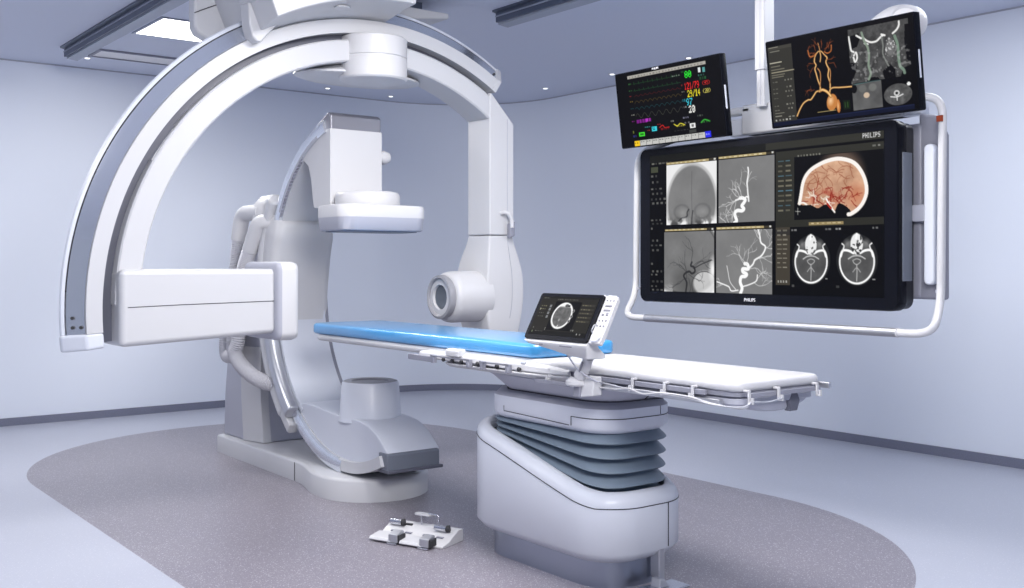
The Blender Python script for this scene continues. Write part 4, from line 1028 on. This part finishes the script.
def small_monitor(name, label, loc, W, pic, tilt, slab, logo):
    m = thing(name, label, 'monitor', loc, 'small monitors above the large display', local=True, rot=(R(-tilt), 0, R(-90)))
    H = .385
    MB().loft([rr_xz(W - .006, H - .006, .006, 0, n=4), rr_xz(W, H, .008, .004, n=4), rr_xz(W, H, .008, .036, n=4)]).build('bezel', M['bezel'], m, sharp=50, label='black bezel')
    MB().loft([rr_xz(W - .03, H - .03, .02, .035, n=4), rr_xz(W - .04, H - .04, .02, .05, n=4), rr_xz(W - .16, H - .12, .03, .062, n=4)]).build('back_shell', M['white2'], m, sharp=50)
    MB().box(W / 2 - .002, W / 2 + .0025, .008, .018, -.065, .045).build('edge_button', M['base'], PARTS['bezel'], bevel=.001, segs=1)
    s = screen_mesh('screen', W - .012, H - .012, pic, m, -.0010, slab, .95)
    text_mb('PHILIPS', .014, logo_mtx(logo, -.002, H / 2 - .0105)).build('maker_name', M['logo'], PARTS['bezel'], smooth=False) if logo is not None else None
    MB().lathe([(.05, .05), (.045, .11)], (0, 0, .0), (0, 1, 0), n=24).build('mount', M['mid'], PARTS['back_shell'])
    return m
small_monitor('vital_signs_monitor', 'small black monitor with coloured vital sign curves and numbers', (3.75, 3.614, 2.061), .71, PIC_VITAL, -7.75, 'lit screen with vital sign curves and numbers', -.063)
small_monitor('vessel_monitor', 'small black monitor with an orange artery tree and grey neck scans', (3.76, 2.647, 2.070), .727, PIC_TREE, -7.45, 'lit screen with an orange artery tree and grey scans', None)

boom = thing('monitor_column', 'white telescopic ceiling column with a tube frame holding the three monitors', 'monitor suspension', (4.0, 3.2, 2.86))
MB().loft([rrect(3.955, 4.035, 3.192, 3.250, .008, z, 4) for z in (2.195, 2.875)]).build('upper_post', M['white'], boom, bevel=.003)
MB().loft([rrect(3.963, 4.03, 3.197, 3.245, .008, z, 4) for z in (2.02, 2.20)]).build('lower_post', M['white'], boom, bevel=.003)
MB().tube([(3.9542, 3.215, 2.20), (3.9542, 3.215, 2.87)], .0012, 6).build('seam', M['lilac'], PARTS['upper_post'])
MB().tube([(3.9622, 3.217, 2.03), (3.9622, 3.217, 2.195)], .0012, 6).build('seam', M['lilac'], PARTS['lower_post'])
MB().box(3.99, 4.09, 2.50, 3.36, 1.90, 2.045).build('crossbar', M['white'], boom, bevel=.012, label='white crossbar behind the monitors')
MB().box(4.01, 4.08, 2.42, 3.45, 1.90, 1.985).build('crossbar', M['base'], boom, bevel=.01)
MB().box(3.84, 4.04, 3.57, 3.65, 2.0, 2.08).build('monitor_arm', M['white'], boom, bevel=.02)
MB().box(3.99, 4.04, 3.3, 3.62, 2.0, 2.04).build('monitor_arm', M['white'], boom, bevel=.015)
MB().tube(fillet([(3.85, 2.62, 2.08), (3.97, 2.60, 2.08), (3.99, 2.58, 1.95)], .05), .035, 12).build('monitor_arm', M['white'], boom)
MB().lathe([(.0, -.04), (.06, -.036), (.075, -.01), (.075, .03), (.05, .05), (0, .055)], (4.0, 2.478, 2.285), (1, .25, .1), n=28, cap0=False, cap1=False).build('pivot_cover', M['white2'], boom, label='round white pivot cover behind the right monitor')
MB().tube(catmull([(4.05, 2.80, 2.22), (4.06, 2.68, 2.29), (4.06, 2.58, 2.335), (4.03, 2.49, 2.32)], 6), .05, 16).build('spring_arm', M['white'], boom, label='white spring arm behind the right monitor')
MB().prism([(2.40, 1.13), (2.40, 1.86), (3.93, 1.86), (3.93, 1.13)], 'x', 3.985, 4.03).build('back_frame', M['mid'], boom, bevel=.02)
MB().prism([(2.30, 1.13), (2.30, 1.80), (2.34, 1.885), (2.42, 1.90), (2.42, 1.13)], 'x', 3.99, 4.025).build('side_plate', M['mid'], boom, bevel=.012)
MB().loft([[(3.985, a, b) for a, b, _ in rrect(2.325, 2.372, 1.19, 1.765, .022, 0, 5)], [(3.945, a, b) for a, b, _ in rrect(2.325, 2.372, 1.19, 1.765, .022, 0, 5)]]).build('side_grip', M['base'], boom, bevel=.01)
T = fillet([(3.93, 2.9, 1.955), (3.93, 2.277, 1.955), (3.925, 2.283, 1.115), (3.76, 2.22, 1.003), (3.76, 3.935, 1.003), (3.925, 4.018, 1.115), (3.93, 4.012, 1.86), (3.985, 3.6, 1.955)], .09, 10)
MB().tube(T, .0165, 16).build('tube_frame', M['white2'], boom, label='white tube handle frame around the large display')
MB().tube([(3.76, 2.37, 1.003), (3.76, 3.78, 1.003)], .0185, 16).build('handle_sleeve', M['satin'], PARTS['tube_frame'], label='grey metal sleeve on the lower handle')
MB().tube([(3.76, 2.372, 1.003), (3.76, 2.368, 1.003)], .0195, 16).build('sleeve_cap', M['white2'], PARTS['tube_frame'])
for y, z in ((2.287, 1.16), (4.0, 1.14)):
    MB().tube([(3.927, y, z), (3.927, y, z + .012)], .0185, 14).build('tube_collar', M['lilac'], PARTS['tube_frame'])
MB().prism([(2.266, 1.845), (2.266, 1.869), (2.292, 1.869), (2.292, 1.845)], 'x', 3.908, 3.914).build('warning_sticker', M['orange'], PARTS['tube_frame'], label='small orange sticker')
for y in (2.40, 3.9):
    MB().box(3.955, 3.995, y - .03, y + .03, 1.45, 1.52).build('frame_joint', M['lilac'], boom, bevel=.006)

# ------------------------------------------------------------------ touch screen console on the table rail
con = thing('touch_screen_console', 'tilted black touch screen console with white keypad on the table edge', 'control panel', (2.60, 3.055, .80), local=True, rot=(0, 0, R(-90)))
TM = Matrix.Translation((0, 0, .275)) @ Matrix.Rotation(R(-28.5), 4, 'X')
W, H = .37, .197
MB().loft([rr_xz(W, H, .012, .0, n=5), rr_xz(W, H, .012, .010, n=5)]).xf(TM).build('bezel', M['bezel'], con, bevel=.002, label='glossy black bezel')
MB().loft([rr_xz(W + .006, H + .006, .014, .008, n=5), rr_xz(W + .008, H + .008, .016, .022, n=5), rr_xz(W - .06, H - .05, .03, .04, n=5)]).xf(TM).build('back_shell', M['white2'], con, sharp=50)
screen_mesh('screen', W * .90, H * .84, PIC_CONSOLE, con, -.0008, 'lit screen showing an oval head scan', .95, TM @ Matrix.Translation((-.002, 0, .002)))
kx0, kx1 = .191, .252
MB().loft([[(x, y_, z) for x, z in ((kx0, -.098), (kx1 - .004, -.098), (kx1, -.07), (kx1, .082), (kx1 - .012, .100), (kx0, .100))] for y_ in (.004, .024)]).xf(TM).build('keypad', M['white2'], con, bevel=.004, label='white keypad beside the screen')
def key(x, z, w, h):
    MB().box(x - w, x + w, .0015, .0055, z - h, z + h).xf(TM).build('key', M['key'], PARTS['keypad'], bevel=.001, segs=1)
for x in (.204, .221, .239): key(x, .078, .0034, .003)
for z in (.056, .038): key(.222, z, .018, .0036)
key(.209, .020, .006, .004); key(.231, .022, .006, .006)
for x in (.203, .220, .238): key(x, -.004, .0036, .0033)
for x in (.202, .219, .237): key(x, -.026, .0036, .0033)
MB().lathe([(.021, 0), (.023, -.004), (.019, -.008)], (.220, .004, -.072), (0, 1, 0), n=28).xf(TM).build('dial', M['base'], PARTS['keypad'], label='round dial at the keypad foot')
MB().tube(fillet([(.199, 0, -.06), (.199, -.012, -.052), (.204, -.012, -.03), (.199, 0, -.022)], .006), .0022, 6).xf(TM).build('keypad_guard', M['satin'], PARTS['keypad'])
# white foot under the screen and folding arm
MB().loft([[(x, y_, z) for x, y_, z in q] for q in (
    [(-.186, -.05, .180), (.186, -.05, .180), (.186, .0, .20), (-.186, .0, .20)],
    [(-.155, -.048, .167), (.186, -.048, .164), (.192, .01, .167), (-.12, .01, .187)],
    [(-.03, -.030, .146), (.172, -.036, .140), (.200, .035, .142), (.03, .04, .158)],
    [(.06, -.02, .130), (.165, -.03, .124), (.200, .035, .128), (.08, .05, .132)])]).build('console_foot', M['white2'], con, bevel=.005, label='white foot under the screen')
for x in (-.085, .035):
    MB().box(x, x + (.02 if x < 0 else .07), -.0505, -.046, .166, .171).build('foot_slot', M['key'], PARTS['console_foot'], bevel=.001, segs=1)
MB().tube([(.125, .02, .128), (.085, .035, .085), (.05, .04, .05)], .020, 14, radii=[.019, .022, .024]).build('arm', M['white2'], con, label='white folding arm')
MB().tube([(.110, .000, .107), (.078, .014, .072)], .0045, 8).build('arm_slot', M['key'], PARTS['arm'])
MB().tube([(.10, .10, .03), (.055, .055, .03)], .012, 10).build('arm_link', M['white2'], con)
MB().lathe([(.038, -.012), (.044, -.006), (.044, .006), (.034, .014), (.02, .02)], (.028, .045, .024), (0, 0, 1), n=28).build('swivel', M['white2'], con, label='round white swivel')
MB().box(.022, .06, .03, .062, -.03, .012).build('clamp_screw', M['mid'], PARTS['swivel'], bevel=.004)
MB().loft([[(.055, .035, -.03), (.125, .035, -.02), (.125, .086, -.02), (.055, .086, -.03)], [(.06, .045, .045), (.125, .045, .05), (.125, .086, .052), (.06, .086, .052)]]).build('clamp_block', M['white2'], con, bevel=.006, label='white clamp block on the rail')
MB().tube(catmull([(.045, -.03, .15), (.065, -.005, .10), (.09, .02, .065), (.14, .05, .035)], 6), .0032, 8).build('console_cable', M['lilac'], con)

# ------------------------------------------------------------------ foot switch on the floor
fs = thing('foot_switch', 'white foot switch with chrome pedals lying on the dark floor', 'foot switch', (2.623, 4.115, 0), local=True, rot=(0, 0, R(-67.3)))
MB().prism([(-.088, .0), (.088, .0), (.088, .05), (.08, .057), (.045, .055), (.0, .036), (-.03, .020), (-.088, .010)], 'x', -.19, .19).build('switch_body', M['white2'], fs, bevel=.003, label='white sloped body')
for x in (-.115, .055):
    MB().prism([(-.135, .012), (-.128, .006), (-.05, .018), (-.05, .032), (-.125, .022)], 'x', x - .072, x + .05).build('pedal', M['white'], fs, bevel=.003)
    MB().prism([(-.132, .008), (-.072, .012), (-.072, .054), (-.085, .058), (-.132, .046)], 'x', x + .038, x + .088).build('pedal_block', M['satin'], PARTS['pedal'], bevel=.005)
    MB().box(x + .088, x + .096, -.128, -.074, .008, .044).build('block_side', M['rubber'], PARTS['pedal'], bevel=.002, segs=1)
    MB().box(x + .035, x + .09, -.142, -.13, .002, .008).build('pedal_foot', M['chrome'], PARTS['pedal'], bevel=.001, segs=1)
for x in (-.135, .115):
    MB().tube([(x - .035, .02, .062), (x + .028, .02, .062)], .014, 14).build('roller', M['chrome'], fs)
    MB().tube([(x + .028, .02, .062), (x + .042, .025, .064)], .016, 14).build('roller_end', M['rubber'], PARTS['roller'])
for x in (-.125, -.045, .055, .13):
    MB().box(x - .018, x + .018, -.022, -.008, .0265, .0325).build('recess', M['mid'], PARTS['switch_body'], bevel=.001, segs=1)
MB().box(-.095, -.06, .03, .045, .05, .057).build('recess', M['rubber'], PARTS['switch_body'], bevel=.001, segs=1)
MB().tube([(-.02, .055, .05), (-.02, .055, .102)], .0045, 10).build('handle_post', M['chrome'], fs)
MB().loft([rrect(-.055, .035, .035, .075, .018, z, 5) for z in (.101, .109)]).build('handle_plate', M['white'], PARTS['handle_post'], bevel=.002)
MB().tube(fillet([(.02, .055, .109), (.075, .055, .109), (.075, .055, .055)], .012), .0045, 10).build('handle_rod', M['chrome'], PARTS['handle_post'])

# ------------------------------------------------------------------ light
def area(x, y, e, sx, sy, z=2.865, col=(1, .985, .96), rot=(0, 0, 0), spread=None):
    l = bpy.data.lights.new('panel_and_fill_light', 'AREA'); l.shape = 'RECTANGLE'
    l.size = sx; l.size_y = sy; l.energy = e; l.color = col
    if spread: l.spread = R(spread)
    o = bpy.data.objects.new('panel_and_fill_light', l); COL.objects.link(o); o.location = (x, y, z); o.rotation_euler = rot
    return o
def aim(o, t):
    o.rotation_euler = (Vector(t) - o.location).to_track_quat('-Z', 'Y').to_euler()
WARM = (1, .975, .955)
area(2.66, 7.08, 30, .56, .56)
area(0.2, 6.3, 36, .8, .6, col=WARM)  # unseen fill added above the frame to brighten the left wall
area(2.45, 3.4, 78, .9, .9, col=WARM)  # unseen fill added over the table to light its top
area(0.6, 3.2, 20, .9, .9, col=WARM)  # unseen overhead fill added on the left, no fixture modelled
area(5.0, 2.4, 30, .9, .9, col=(.93, .96, 1))  # unseen cool fill added on the right
aim(area(1.2, 0.6, 125, 1.2, 1.2, z=2.75, col=WARM), (3.4, 7.6, 1.2))  # added key light out of view, tilted towards the left wall
wd = bpy.data.worlds.new('room_ambience'); scene.world = wd; wd.use_nodes = True
bg = wd.node_tree.nodes['Background']; bg.inputs[0].default_value = (.66, .74, 1.0, 1); bg.inputs[1].default_value = .36

# ------------------------------------------------------------------ camera
cam = bpy.data.cameras.new('camera'); co = bpy.data.objects.new('camera', cam); COL.objects.link(co)
co.location = (0, 0, 1.28); co.rotation_euler = (math.pi / 2, 0, -math.atan2(.610, .792))
cam.sensor_width = 36; cam.lens = 1050 / 1024 * 36; cam.shift_y = -31 / 1024
cam.clip_start = .05
scene.camera = co
vs = scene.view_settings
vs.view_transform = 'Standard'; vs.look = 'None'; vs.exposure = 0.10; vs.gamma = 1; vs.use_curve_mapping = False
